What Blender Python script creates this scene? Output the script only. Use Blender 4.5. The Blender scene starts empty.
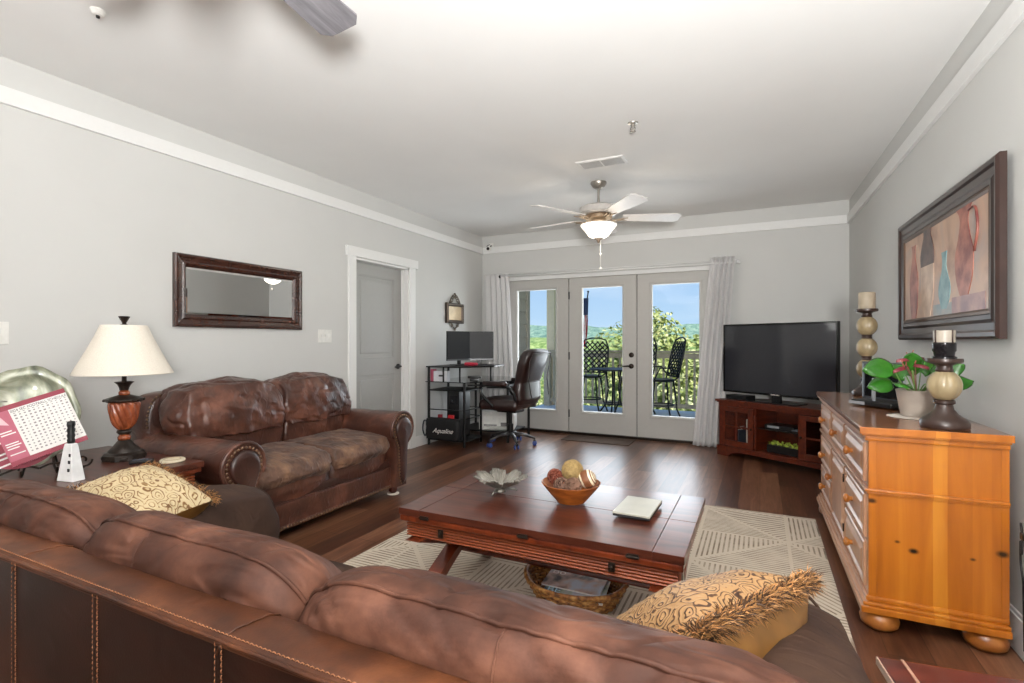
import bpy, bmesh, math, random
from mathutils import Vector, Matrix, noise
PI = math.pi
S = bpy.context.scene
COL = S.collection
random.seed(7)

# ---------------------------------------------------------------- camera
YAW = math.atan(248/512)
cd = bpy.data.cameras.new('camera'); cam = bpy.data.objects.new('camera', cd); COL.objects.link(cam)
cd.sensor_width = 36; cd.lens = 18.0; cd.clip_start = .02; cd.clip_end = 900
cam.location = (0, 0, 1.22); cam.rotation_euler = (PI/2, 0, YAW)
S.camera = cam
S.view_settings.view_transform = 'Standard'; S.view_settings.look = 'None'
S.view_settings.gamma = 1; S.view_settings.use_curve_mapping = False
S.view_settings.exposure = 0.27

# ---------------------------------------------------------------- world: blue sky with thin cloud
W = bpy.data.worlds.new('sky'); S.world = W; W.use_nodes = True
wn = W.node_tree.nodes; wl = W.node_tree.links; wn.clear()
o_ = wn.new('ShaderNodeOutputWorld'); bg = wn.new('ShaderNodeBackground'); bg.inputs['Strength'].default_value = .92
tc = wn.new('ShaderNodeTexCoord'); sp = wn.new('ShaderNodeSeparateXYZ'); wl.new(tc.outputs['Generated'], sp.inputs[0])
rp = wn.new('ShaderNodeValToRGB'); wl.new(sp.outputs['Z'], rp.inputs[0])
rp.color_ramp.elements[0].position = 0.0; rp.color_ramp.elements[0].color = (.52, .72, .92, 1)
rp.color_ramp.elements[1].position = .35; rp.color_ramp.elements[1].color = (.16, .37, .80, 1)
mp = wn.new('ShaderNodeMapping'); mp.inputs['Scale'].default_value = (1.6, 1.6, 9); wl.new(tc.outputs['Generated'], mp.inputs[0])
nz = wn.new('ShaderNodeTexNoise'); nz.inputs['Scale'].default_value = 2.2; nz.inputs['Detail'].default_value = 7; wl.new(mp.outputs[0], nz.inputs[0])
cr = wn.new('ShaderNodeValToRGB'); cr.color_ramp.elements[0].position = .5; cr.color_ramp.elements[1].position = .95
cr.color_ramp.elements[1].color = (.75, .75, .75, 1); wl.new(nz.outputs[0], cr.inputs[0])
mx = wn.new('ShaderNodeMixRGB'); wl.new(cr.outputs[0], mx.inputs[0]); wl.new(rp.outputs[0], mx.inputs[1]); mx.inputs[2].default_value = (.86, .93, 1, 1)
wl.new(mx.outputs[0], bg.inputs[0]); wl.new(bg.outputs[0], o_.inputs[0])

# ---------------------------------------------------------------- lights
def light(name, kind, loc, rot, energy, color=(1, 1, 1), size=.5, sy=None, blend=.5, ang=None):
    d = bpy.data.lights.new(name, kind); d.energy = energy; d.color = color
    if kind == 'AREA':
        d.size = size
        if sy: d.shape = 'RECTANGLE'; d.size_y = sy
    elif kind == 'SUN': d.angle = size
    else: d.shadow_soft_size = size
    if kind == 'SPOT': d.spot_size = ang; d.spot_blend = blend
    o = bpy.data.objects.new(name, d); COL.objects.link(o); o.location = loc; o.rotation_euler = rot
    return o
light('sun', 'SUN', (0, 0, 20), (math.radians(38), 0, math.radians(50)), 5.0, (1, .93, .82), .01)
# added unseen ceiling fill behind the camera, then the photographer's lamp bounced off the ceiling
light('rear_ceiling_fill', 'AREA', (-1.0, -2.0, 2.66), (math.radians(14), 0, 0), 100, (1, .985, .97), 3.0, 2.4)  # area fill added to light the room, not a known fitting
light('bounce_lamp', 'SPOT', (.35, -.5, 1.35), (math.radians(146), 0, math.radians(16)), 780, (1, .995, .985), .20, None, 1.0, math.radians(172))
light('door_fill', 'AREA', (-1.85, 7.2, 1.3), (math.radians(-90), 0, 0), 75, (.90, .95, 1), 2.6, 1.9)  # unseen area light added outside the doors to brighten the room

# ---------------------------------------------------------------- materials
def newmat(name):
    m = bpy.data.materials.new(name); m.use_nodes = True
    nt = m.node_tree; b = nt.nodes['Principled BSDF']
    return m, nt, b
def c4(c): return (c[0], c[1], c[2], 1)
def hexc(h):
    h = h.lstrip('#'); v = [int(h[i:i+2], 16)/255 for i in (0, 2, 4)]
    return tuple((x/12.92 if x <= .04045 else ((x+.055)/1.055)**2.4) for x in v)
def tex(nt, kind, scale=(1, 1, 1), rot=(0, 0, 0), **kw):
    t = nt.nodes.new('ShaderNodeTexCoord'); m = nt.nodes.new('ShaderNodeMapping')
    m.inputs['Scale'].default_value = scale; m.inputs['Rotation'].default_value = rot
    nt.links.new(t.outputs['Object'], m.inputs[0])
    n = nt.nodes.new(kind); nt.links.new(m.outputs[0], n.inputs['Vector'])
    for k, v in kw.items(): n.inputs[k].default_value = v
    return n
def ramp(nt, src, stops):
    r = nt.nodes.new('ShaderNodeValToRGB'); e = r.color_ramp.elements
    while len(e) < len(stops): e.new(.5)
    for i, (p, c) in enumerate(stops): e[i].position = p; e[i].color = c4(c)
    nt.links.new(src, r.inputs[0]); return r
def bump(nt, b, src, strength, dist=.002, prev=None):
    n = nt.nodes.new('ShaderNodeBump'); n.inputs['Strength'].default_value = strength; n.inputs['Distance'].default_value = dist
    nt.links.new(src, n.inputs['Height'])
    if prev: nt.links.new(prev.outputs[0], n.inputs['Normal'])
    nt.links.new(n.outputs[0], b.inputs['Normal']); return n
def plain(name, c, rough=.5, metal=0, noise_amt=.06, nscale=30, bmp=0, coat=0, sheen=0, spec=.5):
    m, nt, b = newmat(name)
    if isinstance(c, str): c = hexc(c)
    b.inputs['Roughness'].default_value = rough; b.inputs['Metallic'].default_value = metal
    b.inputs['Coat Weight'].default_value = coat; b.inputs['Sheen Weight'].default_value = sheen
    b.inputs['Specular IOR Level'].default_value = spec
    n = tex(nt, 'ShaderNodeTexNoise', (1, 1, 1), Scale=nscale, Detail=4)
    lo = tuple(x*(1-noise_amt) for x in c); hi = tuple(min(1, x*(1+noise_amt)) for x in c)
    r = ramp(nt, n.outputs[0], [(.3, lo), (.7, hi)]); nt.links.new(r.outputs[0], b.inputs['Base Color'])
    if bmp: bump(nt, b, n.outputs[0], bmp)
    return m
def wood(name, c1, c2, stretch=(1, 12, 12), scale=2.0, rough=.35, coat=.2, knots=None):
    m, nt, b = newmat(name)
    c1 = hexc(c1) if isinstance(c1, str) else c1; c2 = hexc(c2) if isinstance(c2, str) else c2
    n = tex(nt, 'ShaderNodeTexNoise', stretch, Scale=scale, Detail=8, Roughness=.6, Distortion=.6)
    r = ramp(nt, n.outputs[0], [(.3, c1), (.7, c2)]); last = r.outputs[0]
    if knots:
        v = tex(nt, 'ShaderNodeTexVoronoi', knots, Scale=1.0)
        k = ramp(nt, v.outputs['Distance'], [(.03, (.02, .006, .002)), (.09, (1, 1, 1))])
        mm = nt.nodes.new('ShaderNodeMixRGB'); mm.blend_type = 'MULTIPLY'; mm.inputs[0].default_value = .9
        nt.links.new(last, mm.inputs[1]); nt.links.new(k.outputs[0], mm.inputs[2]); last = mm.outputs[0]
    nt.links.new(last, b.inputs['Base Color'])
    b.inputs['Roughness'].default_value = rough; b.inputs['Coat Weight'].default_value = coat; b.inputs['Coat Roughness'].default_value = .15
    bump(nt, b, n.outputs[0], .08)
    return m
def leather(name, c1, c2, c3, rough=.5, scale=5, wr=.5, sheen=0, coat=0, spec=.5):
    m, nt, b = newmat(name); b.inputs['Specular IOR Level'].default_value = spec
    n = tex(nt, 'ShaderNodeTexNoise', (1, 1, 1), Scale=scale, Detail=6, Roughness=.6)
    r = ramp(nt, n.outputs[0], [(.28, hexc(c1)), (.5, hexc(c2)), (.72, hexc(c3))])
    nt.links.new(r.outputs[0], b.inputs['Base Color'])
    b.inputs['Roughness'].default_value = rough; b.inputs['Sheen Weight'].default_value = sheen
    b.inputs['Sheen Roughness'].default_value = .4; b.inputs['Coat Weight'].default_value = coat; b.inputs['Coat Roughness'].default_value = .35
    g = tex(nt, 'ShaderNodeTexVoronoi', (1, 1, 1), Scale=260)
    b1 = bump(nt, b, g.outputs['Distance'], .12, .0008)
    w = tex(nt, 'ShaderNodeTexNoise', (1.0, 2.6, 1.8), (.3, .2, .4), Scale=9, Detail=7, Roughness=.6, Distortion=1.1)
    w.noise_type = 'RIDGED_MULTIFRACTAL' if hasattr(w, 'noise_type') else w.noise_type
    bump(nt, b, w.outputs[0], wr, .006, b1)
    return m
def emit(name, c, s):
    m, nt, b = newmat(name); b.inputs['Base Color'].default_value = c4(c)
    b.inputs['Emission Color'].default_value = c4(c); b.inputs['Emission Strength'].default_value = s; return m
def glassmat(name, tint=(.97, .98, .98), refl=.08):
    m = bpy.data.materials.new(name); m.use_nodes = True; nt = m.node_tree; nt.nodes.clear()
    o = nt.nodes.new('ShaderNodeOutputMaterial'); t = nt.nodes.new('ShaderNodeBsdfTransparent'); t.inputs[0].default_value = c4(tint)
    g = nt.nodes.new('ShaderNodeBsdfGlossy'); g.inputs['Roughness'].default_value = .02
    f = nt.nodes.new('ShaderNodeFresnel'); f.inputs[0].default_value = 1.12
    x = nt.nodes.new('ShaderNodeMixShader'); nt.links.new(f.outputs[0], x.inputs[0]); nt.links.new(t.outputs[0], x.inputs[1]); nt.links.new(g.outputs[0], x.inputs[2])
    nt.links.new(x.outputs[0], o.inputs[0]); return m
M = {}
M['wall'] = plain('wall_paint', '#CFCFCC', .75, noise_amt=.012, nscale=3)
M['ceil'] = plain('ceiling_paint', '#EEEEEC', .85, noise_amt=.015, nscale=2)
M['trim'] = plain('trim_paint', '#E8E8E6', .45, noise_amt=.01)
M['door'] = plain('door_paint', '#BBB9B4', .5, noise_amt=.015)
M['door_grey'] = plain('grey_door_paint', '#A8A8A5', .5, noise_amt=.015)
M['black'] = plain('black_metal', '#151414', .4, .3)
M['blackp'] = plain('black_plastic', '#121214', .35)
M['bronze'] = plain('dark_bronze', '#2A2019', .4, .6)
M['nail'] = plain('antique_brass_nail', '#8A705A', .35, .85)
M['glass'] = glassmat('clear_glass')
M['whitep'] = plain('white_plastic', '#E6E5E0', .4)
M['white_cloth'] = plain('curtain_cloth', '#D6D5D4', .9, noise_amt=.03, nscale=60, bmp=.1)
M['nickel'] = plain('brushed_nickel', '#A9A39B', .35, .85)
M['cherry'] = wood('cherry_wood', '#38130A', '#6E2C15', (12, 1.5, 12), 2, .3, .3)
M['tabletop'] = wood('mahogany_top', '#35160E', '#683424', (1.5, 10, 10), 2.2, .28, .25)
M['rib'] = wood('mahogany_ribbed', '#6A2A10', '#9C4A20', (.6, 5, 5), 2, .45, .08)
M['tablewood'] = wood('mahogany_leg', '#4A1A0C', '#84391C', (6, 6, 1), 2, .3, .4)
M['pine_side'] = wood('honey_pine_side', '#B5670F', '#D98A2A', (1, 9, .7), 1.6, .35, .3, (2.2, 2.6, 1.7))
def pine_side():
    m, nt, b = newmat('honey_pine_side_boards'); L = nt.links
    n = tex(nt, 'ShaderNodeTexNoise', (9, 9, .7), Scale=1.6, Detail=7, Distortion=.5)
    t = nt.nodes.new('ShaderNodeTexCoord'); sx = nt.nodes.new('ShaderNodeSeparateXYZ'); L.new(t.outputs['Object'], sx.inputs[0])
    st = nt.nodes.new('ShaderNodeValToRGB'); st.color_ramp.interpolation = 'CONSTANT'; L.new(sx.outputs[0], st.inputs[0])
    e = st.color_ramp.elements; e[0].position = 0; e[0].color = (.42, .42, .42, 1); e[1].position = .215; e[1].color = (.62, .62, .62, 1)
    for p, v in ((.262, .40), (.34, .5), (.40, .44)): q = e.new(p); q.color = (v, v, v, 1)
    mx = nt.nodes.new('ShaderNodeMixRGB'); mx.inputs[0].default_value = .55; L.new(n.outputs[0], mx.inputs[1]); L.new(st.outputs[0], mx.inputs[2])
    r = ramp(nt, mx.outputs[0], [(.34, hexc('#9A520C')), (.5, hexc('#BC6C18')), (.64, hexc('#D08628'))]); last = r.outputs[0]
    for (x, z, s_, d) in ((.155, .355, .014, .02), (.100, .385, .008, .25), (.345, .355, .008, .2), (.435, .392, .016, .05), (.012, .545, .014, .1)):
        mp = nt.nodes.new('ShaderNodeMapping'); mp.inputs['Location'].default_value = (-x, 0, -z*1.5); mp.inputs['Scale'].default_value = (1, 0, 1.5); L.new(t.outputs['Object'], mp.inputs[0])
        ln = nt.nodes.new('ShaderNodeVectorMath'); ln.operation = 'LENGTH'; L.new(mp.outputs[0], ln.inputs[0])
        k = nt.nodes.new('ShaderNodeMapRange'); L.new(ln.outputs['Value'], k.inputs[0]); k.inputs[1].default_value = s_*.5; k.inputs[2].default_value = s_*1.6; k.inputs[3].default_value = d; k.inputs[4].default_value = 1
        mm = nt.nodes.new('ShaderNodeMixRGB'); mm.blend_type = 'MULTIPLY'; mm.inputs[0].default_value = 1; L.new(last, mm.inputs[1]); L.new(k.outputs[0], mm.inputs[2]); last = mm.outputs[0]
    L.new(last, b.inputs['Base Color']); b.inputs['Roughness'].default_value = .35; b.inputs['Coat Weight'].default_value = .3; b.inputs['Coat Roughness'].default_value = .2
    return m
M['pine_side'] = pine_side()
M['pine_front_glare'] = wood('glare_paled_pine', '#A9785A', '#CDA080', (6, 1, 1), 2.5, .35, .3, (3, 2.1, 2.4))  # same wood as the side, paled to put the glare into its colour
M['pine_top'] = wood('brown_pine_top', '#6E3F22', '#9A6238', (6, .8, 6), 2, .2, .6)
M['pine_knob'] = wood('pine_knob', '#8E4E1C', '#C07A34', (4, 4, 4), 4, .3, .4)
M['suede'] = leather('brown_suede', '#22110B', '#43271C', '#694434', .6, 8, 1.4, .0, 0, .22)
M['suede_dk'] = leather('brown_suede_arm', '#241711', '#38261D', '#493427', .8, 5, .5, 0, 0, .25)
M['hide_dark'] = leather('dark_oiled_leather', '#100603', '#1E0C06', '#34170C', .42, 4, .15, 0, 0, .3)
M['hide_band'] = leather('worn_leather_band', '#220F07', '#43220F', '#653A20', .5, 9, .3, 0, 0, .3)
M['loveseat'] = leather('loveseat_leather', '#2A1611', '#4E2D22', '#7A4C3A', .33, 5, .9, .0, .3)
M['loveseat_seat'] = leather('loveseat_seat_suede', '#38251A', '#64483A', '#8E6C52', .6, 9, 1.3, .1)
M['loveseat_dk'] = leather('loveseat_panel_leather', '#25130E', '#3B2019', '#4E2D23', .35, 6, .4, 0, .25)
M['thread'] = plain('stitching_thread', '#8F5E3C', .7)
M['chairlth'] = leather('espresso_bonded_leather', '#1B0F0E', '#2A1917', '#3A2522', .3, 4, .25, 0, .4)
M['blue_caster'] = plain('blue_caster_wheel', '#3A4F93', .3)
M['paper'] = plain('paper', '#E9E6E2', .6, noise_amt=.01)
M['crimson'] = plain('crimson_ink', '#8E1F38', .5)
M['pinkred'] = plain('rose_ink', '#B4566B', .5)
M['ink'] = plain('black_ink', '#1C1A1C', .6)
M['greyink'] = plain('grey_ink', '#8A8084', .6)

def planks():
    m, nt, b = newmat('dark_wood_planks')
    t = nt.nodes.new('ShaderNodeTexCoord'); mp = nt.nodes.new('ShaderNodeMapping'); mp.inputs['Rotation'].default_value = (0, 0, PI/2)
    nt.links.new(t.outputs['Object'], mp.inputs[0])
    br = nt.nodes.new('ShaderNodeTexBrick'); nt.links.new(mp.outputs[0], br.inputs[0])
    br.inputs['Color1'].default_value = (.2, .2, .2, 1); br.inputs['Color2'].default_value = (.8, .8, .8, 1); br.inputs['Mortar'].default_value = (0, 0, 0, 1)
    br.inputs['Scale'].default_value = 1; br.inputs['Brick Width'].default_value = 1.22; br.inputs['Row Height'].default_value = .15
    br.inputs['Mortar Size'].default_value = .0018; br.offset = .37
    n = tex(nt, 'ShaderNodeTexNoise', (11, 1.0, 1), Scale=2.3, Detail=9, Roughness=.65, Distortion=.8)
    mix = nt.nodes.new('ShaderNodeMixRGB'); mix.inputs[0].default_value = .42
    nt.links.new(n.outputs[0], mix.inputs[1]); nt.links.new(br.outputs[0], mix.inputs[2])
    r = ramp(nt, mix.outputs[0], [(.22, hexc('#24130B')), (.42, hexc('#4F2E1E')), (.58, hexc('#734B35')), (.78, hexc('#9C7358'))])
    nt.links.new(r.outputs[0], b.inputs['Base Color']); b.inputs['Roughness'].default_value = .33
    b1 = bump(nt, b, br.outputs['Fac'], -.25, .002); bump(nt, b, n.outputs[0], .12, .002, b1)
    return m
M['floor'] = planks()

def rugmat():
    m, nt, b = newmat('geometric_rug_wool')
    L = nt.links
    def math_(op, a, b_=None, c=None):
        n = nt.nodes.new('ShaderNodeMath'); n.operation = op
        for i, v in enumerate((a, b_, c)):
            if v is None: continue
            if isinstance(v, (int, float)): n.inputs[i].default_value = v
            else: L.new(v, n.inputs[i])
        return n.outputs[0]
    t = nt.nodes.new('ShaderNodeTexCoord'); s = nt.nodes.new('ShaderNodeSeparateXYZ'); L.new(t.outputs['Object'], s.inputs[0])
    T = .50
    u = math_('DIVIDE', s.outputs[0], T); v = math_('DIVIDE', s.outputs[1], T)
    fu = math_('FRACT', u); fv = math_('FRACT', v)
    cu = math_('FLOOR', u); cv = math_('FLOOR', v)
    par = math_('FLOORED_MODULO', math_('ADD', cu, cv), 2)      # diagonal direction alternates
    fu2 = math_('ABSOLUTE', math_('SUBTRACT', fu, par))
    side = math_('GREATER_THAN', fv, fu2)                          # which triangle
    # stripes: one triangle along u, the other along the diagonal or v
    k = 19.0
    sA = math_('FRACT', math_('MULTIPLY', fv, k)); sB = math_('FRACT', math_('MULTIPLY', fu, k))
    sD = math_('FRACT', math_('MULTIPLY', math_('ADD', fu2, fv), 12.0))
    par3 = math_('FLOORED_MODULO', math_('ADD', cu, math_('MULTIPLY', cv, 2)), 3)
    useD = math_('GREATER_THAN', par3, 1.5)
    def mixf(f, a, b_): return math_('ADD', math_('MULTIPLY', math_('SUBTRACT', 1, f), a), math_('MULTIPLY', f, b_))
    st = mixf(side, sA, mixf(useD, sB, sD))
    line = math_('LESS_THAN', st, .36)
    edge = math_('LESS_THAN', math_('ABSOLUTE', math_('SUBTRACT', fv, fu2)), .035)
    edge2 = math_('MAXIMUM', math_('LESS_THAN', fu, .035), math_('LESS_THAN', fv, .035))
    line = math_('MULTIPLY', line, math_('SUBTRACT', 1, math_('MAXIMUM', edge, edge2)))
    n = tex(nt, 'ShaderNodeTexNoise', (1, 1, 1), Scale=9, Detail=6)
    worn = math_('MULTIPLY', line, math_('SUBTRACT', math_('MULTIPLY', n.outputs[0], 2.4), .45))
    mx = nt.nodes.new('ShaderNodeMixRGB'); L.new(worn, mx.inputs[0]); mx.inputs[1].default_value = c4(hexc('#D8CAB6')); mx.inputs[2].default_value = c4(hexc('#8C7B69'))
    n2 = tex(nt, 'ShaderNodeTexNoise', (1, 1, 1), Scale=240, Detail=2)
    mm = nt.nodes.new('ShaderNodeMixRGB'); mm.blend_type = 'MULTIPLY'; mm.inputs[0].default_value = .3
    L.new(mx.outputs[0], mm.inputs[1]); L.new(n2.outputs[0], mm.inputs[2]); L.new(mm.outputs[0], b.inputs['Base Color'])
    b.inputs['Roughness'].default_value = .95
    b1 = bump(nt, b, worn, -.6, .004); bump(nt, b, n2.outputs[0], .4, .003, b1)
    return m
M['rug'] = rugmat()
def spots(name, base, c1, c2, scale=14, rough=.7):
    m, nt, b = newmat(name)
    n = tex(nt, 'ShaderNodeTexVoronoi', (1, 1.7, 1), Scale=scale); n.feature = 'F1'
    dn = tex(nt, 'ShaderNodeTexNoise', (1, 1, 1), Scale=scale*.55, Detail=3); dm = nt.nodes.new('ShaderNodeVectorMath'); dm.operation = 'MULTIPLY_ADD'
    nt.links.new(dn.outputs['Color'], dm.inputs[0]); dm.inputs[1].default_value = (.075, .075, .075); nt.links.new(n.inputs['Vector'].links[0].from_socket, dm.inputs[2]); nt.links.new(dm.outputs[0], n.inputs['Vector'])
    w = nt.nodes.new('ShaderNodeMath'); w.operation = 'SINE'; k = nt.nodes.new('ShaderNodeMath'); k.operation = 'MULTIPLY'; k.inputs[1].default_value = 26
    nt.links.new(n.outputs['Distance'], k.inputs[0]); nt.links.new(k.outputs[0], w.inputs[0])
    n2 = tex(nt, 'ShaderNodeTexNoise', (1, 1, 1), Scale=scale*2.2, Detail=4)
    a = nt.nodes.new('ShaderNodeMath'); a.operation = 'MULTIPLY'; nt.links.new(w.outputs[0], a.inputs[0]); nt.links.new(n2.outputs[0], a.inputs[1])
    r = ramp(nt, a.outputs[0], [(.0, hexc(base)), (.24, hexc(base)), (.36, hexc(c1)), (.5, hexc(c2))])
    nt.links.new(r.outputs[0], b.inputs['Base Color']); b.inputs['Roughness'].default_value = rough
    bump(nt, b, a.outputs[0], .4, .003)
    return m
M['paisley_dk'] = spots('brown_scroll_brocade', '#A17C52', '#5E3A1C', '#351C0C', 22, .6)
M['paisley_lt'] = spots('cream_paisley_brocade', '#BBA884', '#94764A', '#6A4824', 20, .6)
M['gold'] = plain('gold_satin', '#7E5626', .35, .15, .3, 9, .5)
M['fur_dk'] = plain('dark_brown_fringe', '#4A3018', .6, noise_amt=.7, nscale=60)
M['fur_lt'] = plain('tan_fringe', '#A87846', .6, noise_amt=.4, nscale=60)

# ---------------------------------------------------------------- mesh helpers
class MB:
    def __init__(s): s.bm = bmesh.new()
    def box(s, c, d, bev=0, rz=0, seg=2, mtx=None):
        r = bmesh.ops.create_cube(s.bm, size=1)['verts']
        m = Matrix.Translation(c) @ Matrix.Rotation(rz, 4, 'Z')
        if mtx is not None: m = mtx @ m
        bmesh.ops.scale(s.bm, vec=d, verts=r); bmesh.ops.transform(s.bm, matrix=m, verts=r)
        if bev:
            e = list({e for v in r for e in v.link_edges})
            bmesh.ops.bevel(s.bm, geom=e, offset=bev, segments=seg, affect='EDGES', profile=.6)
        return s
    def b2(s, x0, x1, y0, y1, z0, z1, bev=0):
        return s.box(((x0+x1)/2, (y0+y1)/2, (z0+z1)/2), (abs(x1-x0), abs(y1-y0), abs(z1-z0)), bev)
    def loft(s, rings, cap=True, closed=True, loop=False):
        vs = [[s.bm.verts.new(p) for p in r] for r in rings]; n = len(vs[0])
        pairs = list(zip(vs, vs[1:])) + ([(vs[-1], vs[0])] if loop else [])
        for a, b in pairs:
            for i in range(n if closed else n-1):
                j = (i+1) % n
                try: s.bm.faces.new((a[i], a[j], b[j], b[i]))
                except ValueError: pass
        if cap and closed and not loop:
            for q in (vs[0][::-1], vs[-1]):
                try: s.bm.faces.new(q)
                except ValueError: pass
        return vs
    def lathe(s, prof, c=(0, 0, 0), n=28, sx=1, sy=1, axis='Z', twist=None):
        rings = []
        for k, (r, z) in enumerate(prof):
            ring = []
            for i in range(n):
                a = 2*PI*i/n; rr = r
                if twist: rr = twist(r, z, a)
                p = (rr*math.cos(a)*sx, rr*math.sin(a)*sy, z)
                if axis == 'X': p = (p[2], p[0], p[1])
                if axis == 'Y': p = (p[1], p[2], p[0])
                ring.append((p[0]+c[0], p[1]+c[1], p[2]+c[2]))
            rings.append(ring)
        s.loft(rings); return s
    def tube(s, pts, r, n=8, loop=False, flat=None):
        P = [Vector(p) for p in pts]; rings = []; up = None
        for i, p in enumerate(P):
            a = P[i-1] if (i or loop) else P[i]; b = P[(i+1) % len(P)] if (i < len(P)-1 or loop) else P[i]
            t = (b-a).normalized()
            if up is None:
                up = Vector((0, 0, 1)) if abs(t.z) < .9 else Vector((1, 0, 0))
            x = t.cross(up)
            if x.length < 1e-5: x = t.orthogonal()
            x.normalize(); y = x.cross(t).normalized(); up = y
            rr = r[i] if isinstance(r, (list, tuple)) else r
            fl = flat or 1
            rings.append([p + x*math.cos(2*PI*k/n)*rr + y*math.sin(2*PI*k/n)*rr*fl for k in range(n)])
        s.loft(rings, loop=loop); return s
    def ball(s, c, r, sc=(1, 1, 1), u=16, v=10, f=None):
        q = bmesh.ops.create_uvsphere(s.bm, u_segments=u, v_segments=v, radius=r)['verts']
        for w in q:
            if f: w.co = f(w.co)
            w.co = Vector((w.co.x*sc[0]+c[0], w.co.y*sc[1]+c[1], w.co.z*sc[2]+c[2]))
        return s
    def puff(s, c, d, k=.45, n=14, amp=.0, fs=6, seed=0, f=None, rz=0):
        """soft pillow-like box: cube faces pulled towards a sphere"""
        b = bmesh.new(); r = bmesh.ops.create_cube(b, size=2)
        bmesh.ops.subdivide_edges(b, edges=b.edges[:], cuts=n, use_grid_fill=True)
        R = Matrix.Rotation(rz, 3, 'Z')
        for v in b.verts:
            p = v.co.copy(); sp_ = p.normalized()
            q = Vector([p[i]*(1-k) + sp_[i]*k*1.12 for i in range(3)])
            w = Vector((q.x*d[0]/2, q.y*d[1]/2, q.z*d[2]/2))
            if amp:
                nn = noise.fractal(w*fs+Vector((seed, seed*1.7, 0)), 1.0, 2.0, 4)
                cr_ = -(max(0, 1-abs(noise.noise(w*fs*1.3+Vector((seed*2.1, 3, seed))))*7))*.7
                w += sp_*amp*(nn+cr_)
            if f: w = f(w)
            v.co = R @ w + Vector(c)
        me = bpy.data.meshes.new('t'); b.to_mesh(me); b.free(); s.bm.from_mesh(me); bpy.data.meshes.remove(me); return s
    def poly(s, pts, h):
        """prism: pts list of 3-D points, extruded by vector h"""
        h = Vector(h); a = [Vector(p) for p in pts]
        s.loft([a, [p+h for p in a]]); return s
    def build(s, name, mat, parent=None, smooth=False, world=False, auto=None):
        bmesh.ops.recalc_face_normals(s.bm, faces=s.bm.faces[:])
        me = bpy.data.meshes.new(name); s.bm.to_mesh(me); s.bm.free()
        if world and parent is not None:
            p = parent; mi = Matrix.Identity(4)
            while p is not None: mi = mi @ p.matrix_basis.inverted() if p is parent else mi; p = None
            me.transform(parent.matrix_basis.inverted())
        ms = mat if isinstance(mat, (list, tuple)) else [mat]
        for m in ms: me.materials.append(m)
        if smooth:
            me.polygons.foreach_set('use_smooth', [True]*len(me.polygons))
            if auto is not None: me.set_sharp_from_angle(angle=math.radians(auto))
        me.update()
        o = bpy.data.objects.new(name, me); COL.objects.link(o)
        if parent is not None: o.parent = parent
        return o
def thing(name, label, cat, loc=(0, 0, 0), rz=0, group=None):
    o = bpy.data.objects.new(name, None); COL.objects.link(o); o.empty_display_size = .1
    o.location = loc; o.rotation_euler = (0, 0, rz); o['label'] = label; o['category'] = cat
    o.matrix_basis = Matrix.Translation(loc) @ Matrix.Rotation(rz, 4, 'Z')
    if group: o['group'] = group
    return o
def tag(o, label, cat, group=None, kind=None):
    o['label'] = label; o['category'] = cat
    if group: o['group'] = group
    if kind: o['kind'] = kind
    return o
def struct(o): o['kind'] = 'structure'; return o
def place(o, loc): o.data.transform(Matrix.Translation(-Vector(loc))); o.location = loc; return o
def copy_tree(o, parent=None):
    c = o.copy(); COL.objects.link(c)
    if parent is not None: c.parent = parent
    for ch in [x for x in list(S.objects) if x.parent == o]: copy_tree(ch, c)
    return c
def catmull(P, m=6, closed=True):
    out = []; n = len(P)
    rng = range(n) if closed else range(n-1)
    for i in rng:
        if closed: a, b, c, d = P[i-1], P[i], P[(i+1) % n], P[(i+2) % n]
        else: a, b, c, d = P[max(0, i-1)], P[i], P[i+1], P[min(n-1, i+2)]
        for k in range(m):
            t = k/m
            out.append(tuple(.5*((2*b[j])+(-a[j]+c[j])*t+(2*a[j]-5*b[j]+4*c[j]-d[j])*t*t+(-a[j]+3*b[j]-3*c[j]+d[j])*t**3) for j in range(len(b))))
    if not closed: out.append(tuple(P[-1]))
    return out
def text(body, size, mat, parent, loc, rot, extr=.0006, align='CENTER', shear=0, name='lettering', sx=1):
    cu = bpy.data.curves.new(name, 'FONT'); cu.body = body; cu.size = size; cu.extrude = extr; cu.align_x = align; cu.align_y = 'CENTER'; cu.shear = shear
    t_ = bpy.data.objects.new('tmp', cu); COL.objects.link(t_); dg = bpy.context.evaluated_depsgraph_get(); dg.update()
    me = bpy.data.meshes.new_from_object(t_.evaluated_get(dg)); bpy.data.objects.remove(t_); bpy.data.curves.remove(cu)
    me.materials.clear(); me.materials.append(mat); me.transform(Matrix.Diagonal((sx, 1, 1, 1)))
    o = bpy.data.objects.new(name, me); COL.objects.link(o); o.parent = parent; o.location = loc; o.rotation_euler = rot
    return o
def frame_rings(w, h, prof):
    """prof: (inset, depth); frame in XZ plane, facing -Y (depth goes -Y)"""
    return [[(-w/2+i, -d, -h/2+i), (w/2-i, -d, -h/2+i), (w/2-i, -d, h/2-i), (-w/2+i, -d, h/2-i)] for i, d in prof]

# ================================================================= ROOM
LX, BY, RX0, CH, BK = -3.586, 6.43, .85, 2.72, -4.0
def RX(y): return RX0 + (BY-y)*.0185
RA = math.atan(.0185)
m = MB(); m.b2(LX-.3, 1.3, BK-.3, BY+.12, -.2, 0); struct(m.build('floor', M['floor']))
m = MB(); m.b2(LX-.3, 1.3, BK-.3, BY+.3, CH, CH+.2); struct(m.build('ceiling', M['ceil']))
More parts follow.
